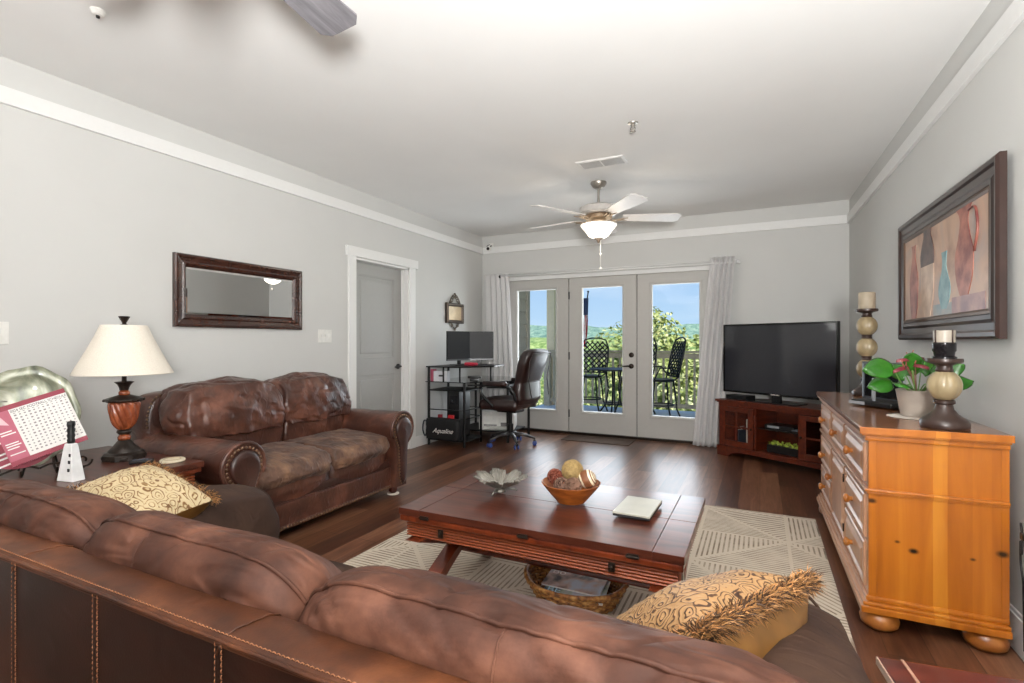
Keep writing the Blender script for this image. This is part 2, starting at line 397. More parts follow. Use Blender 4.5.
# left wall with the door opening y 3.86..4.62, z 0..2.05
DY0, DY1, DZ = 3.86, 4.72, 2.05
m = MB(); m.b2(LX-.14, LX, BK, DY0, 0, CH); m.b2(LX-.14, LX, DY1, BY, 0, CH); m.b2(LX-.14, LX, DY0, DY1, DZ, CH); struct(m.build('wall_left', M['wall']))
# back wall with patio door opening
OX0, OX1, OZ = -3.19, -.50, 2.085
m = MB(); m.b2(LX-.14, OX0, BY, BY+.14, 0, CH); m.b2(OX1, 1.2, BY, BY+.14, 0, CH); m.b2(OX0, OX1, BY, BY+.14, OZ, CH); struct(m.build('wall_back', M['wall']))
def rprism(y0, y1, z0, z1, t0, t1):   # slab on the right wall: t = distance in from the wall plane
    a = [(RX(y0)-t0, y0, z0), (RX(y0)-t1, y0, z0), (RX(y1)-t1, y1, z0), (RX(y1)-t0, y1, z0)]
    return a
m = MB(); m.poly(rprism(BK, BY, 0, 0, -.14, 0), (0, 0, CH)); struct(m.build('wall_right', M['wall']))
m = MB(); m.b2(LX-.14, 1.3, BK-.14, BK, 0, CH); struct(m.build('wall_front', M['wall']))
# upper trim band
m = MB(); m.b2(LX, LX+.022, BK, BY, 2.47, 2.56, .003); struct(m.build('trim_1', M['trim']))
m = MB(); m.b2(LX, RX(BY), BY-.022, BY, 2.47, 2.56, .003); struct(m.build('trim_2', M['trim']))
m = MB(); m.poly([(p[0], p[1], 2.47) for p in rprism(BK, BY, 0, 0, 0, .022)], (0, 0, .09)); struct(m.build('trim_3', M['trim']))
# baseboards
def bb(x0, x1, y0, y1, name):
    m = MB(); m.b2(x0, x1, y0, y1, 0, .12, .002)
    struct(m.build(name, M['trim']))
bb(LX, LX+.015, BK, 3.76, 'baseboard_left'); bb(LX, LX+.015, 4.81, BY, 'baseboard_left.001')
bb(LX, OX0-.02, BY-.015, BY, 'baseboard_back'); bb(OX1+.02, .84, BY-.015, BY, 'baseboard_back.001')
m = MB(); m.poly([(p[0], p[1], 0) for p in rprism(BK, BY, 0, 0, 0, .015)], (0, 0, .14)); m.poly([(p[0], p[1], .14) for p in rprism(BK, BY, 0, 0, 0, .008)], (0, 0, .015)); struct(m.build('baseboard_right', M['trim']))
# interior door casing + door
m = MB()
m.b2(LX, LX+.02, DY0-.1, DY0, 0, DZ+.005, .002); m.b2(LX, LX+.02, DY1, DY1+.1, 0, DZ+.005, .002)
m.b2(LX, LX+.028, DY0-.13, DY1+.14, DZ+.005, DZ+.1, .002)
m.b2(LX-.14, LX, DY0, DY0+.018, 0, DZ); m.b2(LX-.14, LX, DY1-.018, DY1, 0, DZ); m.b2(LX-.14, LX, DY0, DY1, DZ-.018, DZ)
m.b2(LX-.075, LX-.06, DY0+.018, DY0+.03, 0, DZ); m.b2(LX-.075, LX-.06, DY1-.03, DY1-.018, 0, DZ-.018)
struct(m.build('trim_4', M['trim']))
dr = struct(thing('door_4', 'grey two-panel interior door set back in a white casing', 'door', (LX-.115, (DY0+DY1)/2, .01)))
del dr['category']; m = MB(); w = (DY1-DY0)-.04; h = DZ-.03
# slab with two sunk panels (x is depth, faces +x)
def panel_door(w, h, panels, t=.035):
    m = MB(); xs = sorted({-w/2, w/2} | {a for p in panels for a in (p[0], p[1])}); zs = sorted({0, h} | {a for p in panels for a in (p[2], p[3])})
    for i in range(len(xs)-1):
        for j in range(len(zs)-1):
            inside = any(p[0] <= xs[i] < p[1] and p[2] <= zs[j] < p[3] for p in panels)
            if inside: continue
            m.b2(-t/2, t/2, xs[i], xs[i+1], zs[j], zs[j+1])
    for p in panels:
        m.b2(-t/2+.01, t/2-.012, p[0], p[1], p[2], p[3]); m.b2(-t/2+.005, t/2-.004, p[0]+.05, p[1]-.05, p[2]+.05, p[3]-.05, .012)
        # ogee edge
        for q in ((p[0], p[0]+.014, p[2], p[3]), (p[1]-.014, p[1], p[2], p[3]), (p[0], p[1], p[2], p[2]+.014), (p[0], p[1], p[3]-.014, p[3])):
            m.b2(-t/2+.006, t/2-.005, *q, .004)
    return m
panel_door(w, h, [(-w/2+.12, w/2-.12, 1.03, h-.12), (-w/2+.12, w/2-.12, .2, .86)]).build('door_slab', M['door_grey'], dr)
m = MB(); m.lathe([(0, .0), (.03, 0), (.03, .012), (.012, .016), (.011, .05), (0, .05)], (.018, w/2-.06, .93), 16, axis='X')
m.tube([(.062, w/2-.06, .93), (.066, w/2-.09, .932), (.064, w/2-.16, .926)], [.011, .009, .007]); m.build('door_handle', M['black'], dr, True, auto=40)
# patio doors 1..3
def patio(name, x0, x1, g0, g1, label):
    d = struct(thing(name, label, 'door', ((x0+x1)/2, BY+.04, .03))); del d['category']
    c = (x0+x1)/2; z0, z1 = .275, 1.89; h = 2.03
    m = MB(); t = .022
    m.b2(x0-c+.003, g0-c, -t, t, 0, h); m.b2(g1-c, x1-c-.003, -t, t, 0, h)
    m.b2(g0-c, g1-c, -t, t, 0, z0); m.b2(g0-c, g1-c, -t, t, z1, h)
    m.build('door_slab', M['door'], d)
    m = MB(); W_, H_ = g1-g0+.07, z1-z0+.07
    rr = frame_rings(W_, H_, [(0, 0), (0, .01), (.012, .014), (.028, .010), (.035, .0)])
    cz = (z0+z1)/2; cx = (g0+g1)/2-c
    m.loft([[(p[0]+cx, p[1]-t+.002, p[2]+cz) for p in r] for r in rr], cap=False); m.build('glazing_bead', M['door'], d)
    m = MB(); m.b2(g0-c, g1-c, -.004, .004, z0, z1); m.build('glass_pane', M['glass'], d)
    return d
d1 = patio('door_1', -3.18, -2.287, -3.037, -2.474, 'left fixed glazed patio door panel')
d2 = patio('door_2', -2.283, -1.388, -2.097, -1.57, 'middle glazed patio door with black lever')
d3 = patio('door_3', -1.384, -.505, -1.198, -.65, 'right glazed patio door panel')
m = MB(); m.lathe([(0, 0), (.032, 0), (.032, -.012), (.014, -.018), (.013, -.05), (0, -.05)], (.38, -.022, .88), 16, axis='Y')
m.tube([(.38, -.068, .88), (.34, -.074, .882), (.27, -.07, .876)], [.012, .01, .007]); m.build('door_handle', M['bronze'], d2, True, auto=40)
m = MB(); m.lathe([(0, 0), (.033, 0), (.03, -.014), (.012, -.02), (0, -.022)], (.38, -.022, 1.02), 16, axis='Y'); m.build('deadbolt', M['bronze'], d2, True, auto=40)
for z in (.24, 1.0, 1.80):
    m = MB(); m.b2(-.452, -.436, -.036, -.02, z-.05, z+.05, .003); m.build('hinge', M['black'], d2)
m = MB(); m.b2(-2.295, -2.275, BY+.035, BY+.06, .03, 2.062); m.b2(-1.396, -1.376, BY+.035, BY+.06, .03, 2.062); m.build('trim_7', M['bronze'])['kind'] = 'structure'
m = MB(); m.b2(OX0, OX1, BY-.02, BY+.12, -.0, .03, .003); m.build('trim_5', M['bronze'])['kind'] = 'structure'
m = MB(); m.b2(OX0-.03, OX1+.03, BY-.012, BY+.01, 2.062, 2.11, .002); m.b2(OX0-.03, OX0+.01, BY-.012, BY+.01, .03, 2.062); m.b2(OX1-.006, OX1+.03, BY-.012, BY+.01, .03, 2.062)
m.b2(OX0, OX1, BY+.01, BY+.12, 2.062, 2.085); struct(m.build('trim_6', M['trim']))

# ================================================================= OUTSIDE
def outside():
    deckm = wood('blue_grey_deck_boards', '#BCC0C6', '#D6D8DC', (1, 12, 1), 2, .6, 0)
    m = MB()
    y = BY+.14
    while y < 9.55: m.b2(-3.9, 1.9, y, y+.135, -.06, -.03, .003); y += .14
    tag(m.build('deck_boards', deckm), '', ''); o = S.objects['deck_boards']; del o['label']; del o['category']; struct(o)
    railm = plain('weathered_rail_paint', '#A89C88', .7, noise_amt=.12)
    r = thing('deck_railing', 'weathered wooden railing with square posts along the deck edge', 'railing', (-1.4, 9.35, -.03))
    m = MB(); m.b2(-2.4, 3, -.07, .07, 1.05, 1.085, .004); m.b2(-2.4, 3, -.02, .02, .95, 1.04); m.b2(-2.4, 3, -.02, .02, .08, .15); m.build('rail', railm, r)
    for x in (-2.35, -.52, 1.3, 2.9): m = MB(); m.b2(x-.06, x+.06, -.06, .06, 0, 1.06, .004); m.build('post', railm, r)
    x = -2.22
    while x < 2.85:
        if min(abs(x-q) for q in (-2.35, -.52, 1.3, 2.9)) > .09:
            m = MB(); m.b2(x-.018, x+.018, -.018, .018, .15, .95); m.build('baluster', railm, r)
        x += .13
    m = MB(); m.b2(-3.80, -3.64, 9.42, 9.56, -.03, 2.7); struct(place(m.build('deck_column', plain('beige_column_paint', '#D8C6A6', .7)), (-3.72, 9.5, 0)))
    m = MB()
    for i in range(14): 
        z = i*.2-.1
        m.poly([(-3.45, BY+.14, z), (-3.42, BY+.14, z), (-3.45, BY+.14, z+.2)], (0, 1.08, 0))
    m.b2(-3.6, -3.45, BY+.14, 7.65, -.1, 2.7); m.b2(-3.5, -3.40, 7.62, 7.70, -.1, 2.7)
    struct(m.build('wall_outside', plain('grey_lap_siding', '#8A857A', .7)))
    m = MB(); m.b2(-4.4, 2.2, BY+.14, 10.0, 2.72, 2.8); struct(m.build('deck_ceiling', plain('porch_ceiling_paint', '#B9B7B2', .8)))
    # patio bar chairs with lattice backs
    iron = plain('black_cast_aluminium', '#17181A', .4, .5)
    ch = thing('patio_bar_chair', 'black metal bar chair with a lattice back, facing the room behind the patio table', 'chair', (-2.70, 8.72, -.03), 0, 'patio bar chairs')
    m = MB(); m.lathe([(0, .62), (.21, .62), (.225, .635), (.215, .655), (0, .65)], (0, 0, 0), 24); m.build('seat', iron, ch, True, auto=50)
    m = MB(); hw = .25
    def bk(u, v): return (u, .19+.13*v+.02*math.cos(u*6), .70+v*.6)      # v 0..1
    out = [bk(-hw, 0), bk(-hw-.01, .35), bk(-hw-.005, .75), bk(-hw*.8, .96), bk(-hw*.3, 1.02), bk(hw*.3, 1.02), bk(hw*.8, .96), bk(hw+.005, .75), bk(hw+.01, .35), bk(hw, 0)]
    m.tube(out, .014, 6, loop=True); m.tube([(-.18, .15, .64), bk(-hw, 0)], .013); m.tube([(.18, .15, .64), bk(hw, 0)], .013)
    for i in range(-6, 7):
        for sgn in (1, -1):
            pts = []
            for k in range(13):
                v = k/12; u = sgn*(v*.6 + i*.095 - .3)
                if abs(u) <= hw-.004 and v <= 1.0-.12*(abs(u)/hw)**3: pts.append(bk(u, v))
            if len(pts) > 1: m.tube(pts, .012, 5)
    m.build('backrest', iron, ch, True)
    for sx in (-1, 1):
        for sy in (-1, 1):
            m = MB(); m.tube([(sx*.15, sy*.15, .63), (sx*.17, sy*.17, .45), (sx*.19, sy*.19, .2), (sx*.25, sy*.25, 0.008)], .014, 6); m.build('leg', iron, ch, True)
        m = MB(); m.tube([(sx*.21, .1+.09, .70), (sx*.26, .1, .84), (sx*.26, -.1, .84), (sx*.2, -.18, .64)], .012, 6); m.build('armrest', iron, ch, True)
    m = MB(); m.tube([(.2*math.cos(a*PI/8), .2*math.sin(a*PI/8), .25) for a in range(16)], .011, 6, loop=True); m.build('footrest', iron, ch, True)
    c2 = copy_tree(ch); c2.location = (-1.42, 8.35, -.03); c2.rotation_euler = (0, 0, -PI/2+.5)
    c2['label'] = 'black metal bar chair seen side-on through the right patio door'
    c3 = copy_tree(ch); c3.location = (-1.93, 8.78, -.03); c3.rotation_euler = (0, 0, -.35)
    c3['label'] = 'black metal bar chair mostly hidden behind the stile of the middle patio door'
    t = thing('patio_bar_table', 'round black metal bar table between the patio chairs', 'table', (-2.12, 8.12, -.03))
    m = MB(); m.lathe([(0, .79), (.37, .79), (.385, .80), (.38, .815), (0, .815)], (0, 0, 0), 32); m.build('tabletop', iron, t, True, auto=40)
    for k in range(4):
        a = k*PI/2+.4; m = MB(); m.tube([(math.cos(a)*.12, math.sin(a)*.12, .79), (math.cos(a)*.08, math.sin(a)*.08, .5), (math.cos(a)*.12, math.sin(a)*.12, .25), (math.cos(a)*.3, math.sin(a)*.3, .01)], .014, 6); m.build('leg', iron, t, True)
    m = MB(); m.tube([(.14*math.cos(a*PI/8), .14*math.sin(a*PI/8), .25) for a in range(16)], .01, 6, loop=True); m.build('ring', iron, t, True)
    # flag on an angled pole
    f = thing('american_flag', 'red white and blue flag hanging on an angled pole from the deck railing', 'flag', (-3.13, 9.27, 1.0))
    m = MB(); m.tube([(.02, .0, -.1), (.1, .08, .5), (.18, .15, 1.15)], .012, 6); m.ball((.18, .15, 1.17), .02); m.build('pole', M['bronze'], f, True)
    nt_m, nt, b = newmat('flag_cloth')
    tx = nt.nodes.new('ShaderNodeTexCoord'); s = nt.nodes.new('ShaderNodeSeparateXYZ'); nt.links.new(tx.outputs['UV'], s.inputs[0])
    q = nt.nodes.new('ShaderNodeMath'); q.operation = 'MULTIPLY'; q.inputs[1].default_value = 6.5; nt.links.new(s.outputs[0], q.inputs[0])
    fr = nt.nodes.new('ShaderNodeMath'); fr.operation = 'FRACT'; nt.links.new(q.outputs[0], fr.inputs[0])
    lt = nt.nodes.new('ShaderNodeMath'); lt.operation = 'LESS_THAN'; lt.inputs[1].default_value = .5; nt.links.new(fr.outputs[0], lt.inputs[0])
    mx = nt.nodes.new('ShaderNodeMixRGB'); nt.links.new(lt.outputs[0], mx.inputs[0]); mx.inputs[1].default_value = c4(hexc('#E4DEDC')); mx.inputs[2].default_value = c4(hexc('#B5202E'))
    nt.links.new(mx.outputs[0], b.inputs['Base Color']); b.inputs['Roughness'].default_value = .8
    m = MB(); uvl = m.bm.loops.layers.uv.new('UVMap'); N = 16
    grid = [[m.bm.verts.new((.16-.02*j/8+.055*math.sin(i*1.9+j*.3)*(.4+j/10)*.6, .1+.05*math.cos(i*1.7), 1.05-.10*i/N-.85*j/12)) for i in range(N+1)] for j in range(13)]
    for j in range(12):
        for i in range(N):
            fc = m.bm.faces.new((grid[j][i], grid[j][i+1], grid[j+1][i+1], grid[j+1][i]))
            for l, (a, c) in zip(fc.loops, ((i, j), (i+1, j), (i+1, j+1), (i, j+1))): l[uvl].uv = (a/N, c/12)
    o = m.build('flag_cloth', nt_m, f, True); md = o.modifiers.new('s', 'SOLIDIFY'); md.thickness = .003
    m = MB(); m.poly([(.10, .035, .72), (.21, .035, .72), (.22, .035, 1.04), (.12, .035, 1.04)], (0, .012, 0)); m.build('star_field', plain('navy_cloth', '#22304F', .8), f)
    # hills
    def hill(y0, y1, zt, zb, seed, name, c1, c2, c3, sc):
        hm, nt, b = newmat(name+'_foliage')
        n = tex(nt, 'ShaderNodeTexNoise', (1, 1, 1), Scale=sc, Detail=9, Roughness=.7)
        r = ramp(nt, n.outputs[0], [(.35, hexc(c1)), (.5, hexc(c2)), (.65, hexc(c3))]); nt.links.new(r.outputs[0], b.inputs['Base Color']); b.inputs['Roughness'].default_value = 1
        m = MB(); nx, ny = 110, 26; g = []
        for j in range(ny+1):
            row = []
            for i in range(nx+1):
                x = -y1*1.6 + i/nx*y1*2.6; t = j/ny; y = y0+(y1-y0)*t
                base = zb+(zt-zb)*math.sin(min(1, t*1.25)*PI/2)
                ridge = noise.noise(Vector((x*.012*100/y1, seed, 0)))*zt*.45
                z = base + ridge*t + noise.fractal(Vector((x*.09*100/y1*2, y*.2, seed)), 1, 2, 4)*1.1*(y1/120)
                row.append(m.bm.verts.new((x, y, z)))
            g.append(row)
        for j in range(ny):
            for i in range(nx): m.bm.faces.new((g[j][i], g[j][i+1], g[j+1][i+1], g[j+1][i]))
        struct(m.build(name, hm, None, True))
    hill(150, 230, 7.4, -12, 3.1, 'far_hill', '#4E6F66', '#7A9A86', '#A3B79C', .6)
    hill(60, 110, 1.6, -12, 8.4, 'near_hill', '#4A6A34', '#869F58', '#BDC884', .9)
    m = MB(); m.b2(-400, 300, 11, 300, -12.4, -12); struct(m.build('ground', plain('grass_ground', '#57803B', 1, noise_amt=.3, nscale=.3)))
    # trees
    leafm = []
    for nm, a, b_, c in (('yellow_green_leaves', '#7A8A3C', '#AEB56A', '#D6D6A0'), ('mid_green_leaves', '#5E7A34', '#8FA254', '#BAC68A')):
        lm, nt, b = newmat(nm); n = tex(nt, 'ShaderNodeTexNoise', (1, 1, 1), Scale=3.5, Detail=4)
        r = ramp(nt, n.outputs[0], [(.35, hexc(a)), (.5, hexc(b_)), (.66, hexc(c))]); nt.links.new(r.outputs[0], b.inputs['Base Color'])
        b.inputs['Roughness'].default_value = .6; b.inputs['Transmission Weight'].default_value = 0; leafm.append(lm)
    bark = plain('bark', '#5A4A38', .9, noise_amt=.3, nscale=8, bmp=.5)
    def tree(x, y, zc, R_, seed, lab, mi, nl=5200, sc=1.1):
        rnd = random.Random(seed); t = thing('tree', lab, 'tree', (x, y, -12), 0, 'trees beyond the deck')
        m = MB(); m.tube([(0, 0, 0), (.15, 0, 5), (0, .1, zc+12-R_*.3)], [.3, .22, .08], 8)
        for k in range(6):
            a = k*1.05; m.tube([(.1, 0, zc+12-R_*1.1), (math.cos(a)*R_*.5, math.sin(a)*R_*.5, zc+12-R_*.2+rnd.uniform(-.3, .5))], [.08, .02], 6)
        m.build('trunk', bark, t, True)
        blobs = [(Vector((rnd.gauss(0, .42), rnd.gauss(0, .36), rnd.gauss(0, .42)*sc))*R_, R_*rnd.uniform(.22, .42)) for _ in range(34)]
        m = MB(); bm = m.bm
        for _ in range(nl):
            c, r = rnd.choice(blobs); d = Vector((rnd.gauss(0, 1), rnd.gauss(0, 1), rnd.gauss(0, 1))).normalized()
            p = c + d*r*rnd.uniform(.75, 1.05) + Vector((0, 0, zc+12))
            n = (d+Vector((rnd.gauss(0, .5), rnd.gauss(0, .5), rnd.gauss(0, .5)+.3))).normalized(); a = n.orthogonal().normalized(); b = n.cross(a); s = rnd.uniform(.05, .095)
            an = rnd.uniform(0, PI); a, b = a*math.cos(an)+b*math.sin(an), b*math.cos(an)-a*math.sin(an)
            bm.faces.new([bm.verts.new(q) for q in (p-a*s, p+b*s*.55, p+a*s, p-b*s*.55)])
        m.build('crown', leafm[mi], t)
    tree(-2.45, 14.6, -.35, 2.2, 1, 'yellow-green tree filling the view of the right patio door', 0, 22000)
    tree(-6.4, 18.5, -2.4, 2.2, 2, 'low leafy tree seen below the bar chairs through the middle patio door', 0, 15000)
    tree(-11.6, 24.0, -1.6, 2.6, 3, 'green tree framed between siding and column through the left patio door', 1, 9000)
    tree(3.2, 20.0, -1.6, 2.3, 4, 'leafy tree at the right edge of the right patio door view', 1, 9000)
outside()

# ================================================================= CEILING ITEMS
def blade_mesh(L0, L1, w0, w1, t=.008):
    m = MB(); n = 14; top = []
    def hw(s): return (w0+(w1-w0)*s)/2 * (1 if s < .93 else math.sqrt(max(0.0, 1-((s-.93)/.07)**2*.6)))
    pts = [(L0+(L1-L0)*i/n, hw(i/n)) for i in range(n+1)]
    ring = [(x, y, 0) for x, y in pts] + [(x, -y, 0) for x, y in pts[::-1]]
    m.poly(ring, (0, 0, t)); 
    bmesh.ops.rotate(m.bm, verts=m.bm.verts[:], cent=(0, 0, 0), matrix=Matrix.Rotation(math.radians(-12), 3, 'X'))
    return m
def fan(name, label, loc, ang, bladem, lit, L=.72):
    f = thing(name, label, 'ceiling fan', loc); f['group'] = 'ceiling fans'
    DZ_ = -.038 if lit else 0
    m = MB(); m.lathe([(0, 0), (.075, 0), (.075, -.015), (.055, -.045), (.03, -.062), (0, -.062)], n=24); m.build('canopy', M['nickel'], f, True, auto=40)
    m = MB(); m.lathe([(0, -.05), (.012, -.05), (.012, -.23), (0, -.23)], n=12); m.build('downrod', M['nickel'], f, True, auto=40)
    m = MB(); m.lathe([(0, -.175+DZ_), (.05, -.178+DZ_), (.15, -.19+DZ_), (.177, -.205+DZ_), (.18, -.255+DZ_), (.16, -.27+DZ_), (.0, -.27+DZ_)], n=36); m.build('motor_housing', plain('white_enamel_motor', '#C9C4BE', .3, .2) if lit else M['nickel'], f, True, auto=35)
    m = MB(); m.lathe([(r_, z_+DZ_) for r_, z_ in [(0, -.27), (.115, -.27), (.13, -.285), (.12, -.31), (.07, -.325), (.06, -.35), (.0, -.35)]], n=36)
    for k in range(20):
        a = k*2*PI/20; m.box((.125*math.cos(a), .125*math.sin(a), -.29+DZ_), (.006, .016, .02), 0, a)
    m.build('flywheel_collar', plain('antique_pewter', '#A58F76', .35, .7), f, True, auto=35)
    for k in range(5):
        a = ang+k*2*PI/5
        bl = blade_mesh(.22, L, .115, .175).build('blade', bladem, f); bl.rotation_euler = (0, 0, a); bl.location = (0, 0, -.30+DZ_)
        m = MB(); m.tube([(.10, 0, -.008), (.16, .0, -.03), (.24, 0, -.01)], .011, 6, flat=.5)
        for sgn in (1, -1): m.tube([(.13, 0, -.02), (.17, .035*sgn, -.02), (.21, .03*sgn, -.014), (.27, .045*sgn, -.008)], .007, 6, flat=.6)
        m.ball((.20, 0, -.018), .018, (1.3, 1, .5), 10, 6)
        br = m.build('blade_bracket', plain('bracket_pewter', '#A8957F', .35, .7), bl, True)
    # light kit
    m = MB(); m.lathe([(r_, z_+DZ_) for r_, z_ in [(0, -.35), (.07, -.352), (.085, -.36), (.085, -.372), (0, -.372)]], n=28); m.build('light_fitter', M['nickel'], f, True, auto=35)
    m = MB()
    def fl(r, z, a): return r*(1+.025*math.cos(a*16))
    m.lathe([(r_, z_+DZ_) for r_, z_ in [(.16, -.362), (.168, -.366), (.155, -.385), (.128, -.415), (.108, -.445), (.092, -.468), (.06, -.485), (.0, -.49)]], n=96, twist=fl)
    gm, nt, b = newmat('alabaster_shade'); b.inputs['Base Color'].default_value = (.95, .93, .88, 1); b.inputs['Roughness'].default_value = .3
    b.inputs['Emission Color'].default_value = (1, .93, .80, 1); b.inputs['Emission Strength'].default_value = 1.0 if lit else 0
    m.build('glass_shade', gm, f, True)
    m = MB(); m.lathe([(r_, z_+DZ_-.014) for r_, z_ in [(0, -.468), (.04, -.47), (.045, -.478), (.022, -.49), (.014, -.505), (.006, -.52), (0, -.522)]], n=20); m.build('finial', M['bronze'], f, True, auto=35)
    cl = .80 if lit else .585
    m = MB(); m.tube([(.02, 0, -.53), (.02, 0, -cl)], .0022, 5); m.ball((.02, 0, -.68 if lit else -.56), .009); m.ball((.02, 0, -cl-.015), .012, (1, 1, 1.4)); m.build('pull_chain', M['whitep'], f, True)
    return f
fan('ceiling_fan', 'white five-blade ceiling fan with a lit alabaster bowl, hanging near the patio doors', (-1.37, 4.70, CH), math.radians(24.8), plain('white_blade', '#D8D4D0', .4, noise_amt=.03), True, .76)
gb = wood('greywashed_blade', '#5E5C61', '#8C8A8E', (1, 12, 12), 3, .5, 0)
fan('ceiling_fan', 'ceiling fan with grey-washed blades, only one blade tip in view at the top edge', (-1.37, .80, CH), math.radians(96), gb, False, .70)
light('fan_bulb', 'POINT', (-1.37, 4.70, CH-.62), (0, 0, 0), 6, (1, .88, .72), .12)
# air vent
v = thing('ceiling_vent', 'white rectangular louvred air vent in the ceiling above the fan', 'vent', (-1.19, 4.19, CH), 0)
m = MB(); m.loft([[(p[0], p[2], p[1]) for p in r] for r in frame_rings(.40, .20, [(0, 0), (0, .006), (.015, .010), (.03, .008), (.03, 0)])], cap=False)
m.b2(-.004, .004, -.075, .075, -.012, -.004); m.build('frame', M['trim'], v)
m = MB()
for i in range(13): m.box((0, -.07+i*.0115, -.008), (.35, .009, .0015), 0, 0, mtx=None)
m.build('louvres', plain('vent_louvre_grey', '#B9B9B8', .5), v)  # slats a plain grey, darker than the frame
m = MB(); m.b2(-.175, .175, -.08, .08, -.002, -.0005); m.build('backing', plain('duct_dark', '#77777A', .6), v)
# sprinkler, detector
s_ = thing('sprinkler', 'small chrome fire sprinkler head in the ceiling beyond the vent', 'sprinkler', (-.785, 3.525, CH))
m = MB(); m.lathe([(0, 0), (.036, 0), (.034, -.008), (.014, -.012), (.012, -.035), (.0, -.035)], n=20); m.build('escutcheon', M['nickel'], s_, True, auto=35)
m = MB(); m.tube([(-.014, 0, -.03), (-.016, 0, -.045), (0, 0, -.058)], .003, 6); m.tube([(.014, 0, -.03), (.016, 0, -.045), (0, 0, -.058)], .003, 6); m.lathe([(0, -.058), (.02, -.058), (.02, -.061), (0, -.061)], n=14); m.build('deflector', M['nickel'], s_, True)
s_ = thing('sprinkler', 'white dome sprinkler cover on the ceiling near the top left corner', 'sprinkler', (-2.70, 1.27, CH))
m = MB(); m.lathe([(0, 0), (.03, 0), (.03, -.008), (.02, -.022), (.0, -.026)], n=20); m.build('cover', M['whitep'], s_, True, auto=35)
m = MB(); m.lathe([(0, -.022), (.008, -.024), (.007, -.034), (0, -.035)], n=12); m.build('tip', M['black'], s_, True)
# security camera in corner
s_ = thing('security_camera', 'small white security camera with a black lens in the corner near the ceiling', 'camera', (-3.43, BY-.022, 2.57))
m = MB(); m.box((0, .005, .02), (.07, .02, .05), .006); m.build('mount', M['whitep'], s_)
m = MB(); m.tube([(-.02, 0, .03), (-.05, -.04, .0), (-.02, -.06, -.03)], .004, 6); m.tube([(0, 0, .01), (.0, -.05, -.03)], .009, 8); m.build('bracket', M['black'], s_, True)
m = MB(); m.ball((0, -.07, -.045), .034, (1, 1, 1)); m.build('body', M['whitep'], s_, True)
m = MB(); m.lathe([(0, 0), (.022, 0), (.02, -.012), (0, -.014)], (0, -.096, -.05), 16, axis='Y'); m.build('lens', M['black'], s_, True)

# ================================================================= RUG, MAT
rug = MB(); rug.b2(-1.195, 1.195, -1.55, 1.55, 0, .010, .003)
o = rug.build('area_rug', M['rug']); o.location = (-.855, 2.49, 0); tag(o, 'large cream and taupe geometric rug under the coffee table', 'rug')
m = MB(); m.b2(-.42, .42, -.2, .2, 0, .009, .003); o = m.build('door_mat', plain('brown_mat', '#4C3B30', .95, noise_amt=.15, nscale=120, bmp=.4)); o.location = (-1.80, 6.17, 0); tag(o, 'flat dark brown doormat in front of the middle patio door', 'mat')

# ================================================================= NEAR SOFA (seen from behind)
def roll(parent, x0, x1, prof, name, mat, seed, nu=110, m_=8, amp=.0075, p=6.0, q=2.6, skew=0, seams=()):
    """soft back cushion: closed YZ profile swept along X, ends pinched, wrinkled; seams = list of (profile index or None, x index or None)"""
    P = catmull(prof, m_); n = len(P); C = Vector((sum(a for a, b in P)/n, sum(b for a, b in P)/n))
    rings = []
    for i in range(nu+1):
        t = i/nu; s = 2*t-1; s = math.sin(s*PI/2)*.55+s*.45
        sh = max(0.0, 1-abs(s)**p)**(1/q); sh = max(sh, .04)
        x = (x0+x1)/2 + s*(x1-x0)/2
        ring = []
        for j, (a, b) in enumerate(P):
            v = Vector((a, b))-C; d = v.normalized(); k = C+v*(.30+.70*sh)
            w = Vector((x, k.x, k.y))
            f1 = noise.fractal(Vector((x*3+seed, k.x*6, k.y*6+seed)), 1, 2, 4)
            f2 = -max(0, 1-abs(noise.noise(Vector((x*13+seed*3.3+k.y*16, k.y*12+k.x*12, seed))))*9)*.55
            pin = abs(s)**3
            f3 = .8*pin*math.sin(math.atan2(v.y, v.x)*9+seed+noise.noise(Vector((x*8, k.x*8, seed)))*4)
            e = amp*(f1*1.1+f2+f3)
            w.y += d.x*e; w.z += d.y*e
            w.x += skew*(k.y-.8)
            ring.append(w)
        rings.append(ring)
    m = MB(); m.loft(rings); o = m.build(name, mat, parent, True, world=True)
    for k, (jj, r) in enumerate(seams):
        pts = []
        if jj[0] == 'L':
            j = jj[1] % n
            for i in range(3, nu-2):
                c = Vector((rings[i][j].x, C.x, C.y)); v = (rings[i][j]-c).normalized(); pts.append(rings[i][j]+v*r*.35)
        else:
            i = int(jj[1]*nu)
            for j in range(jj[2], jj[3]+1):
                c = Vector((rings[i][j % n].x, C.x, C.y)); v = (rings[i][j % n]-c).normalized(); pts.append(rings[i][j % n]+v*r*.2)
        m = MB(); m.tube(pts, r, 6); m.build('seam', mat, o, True, world=False).matrix_parent_inverse = Matrix.Identity(4)
        S.objects[-1] if False else None
        sm = [x for x in COL.objects if x.parent == o][-1]; sm.data.transform(parent.matrix_basis.inverted())
    return o
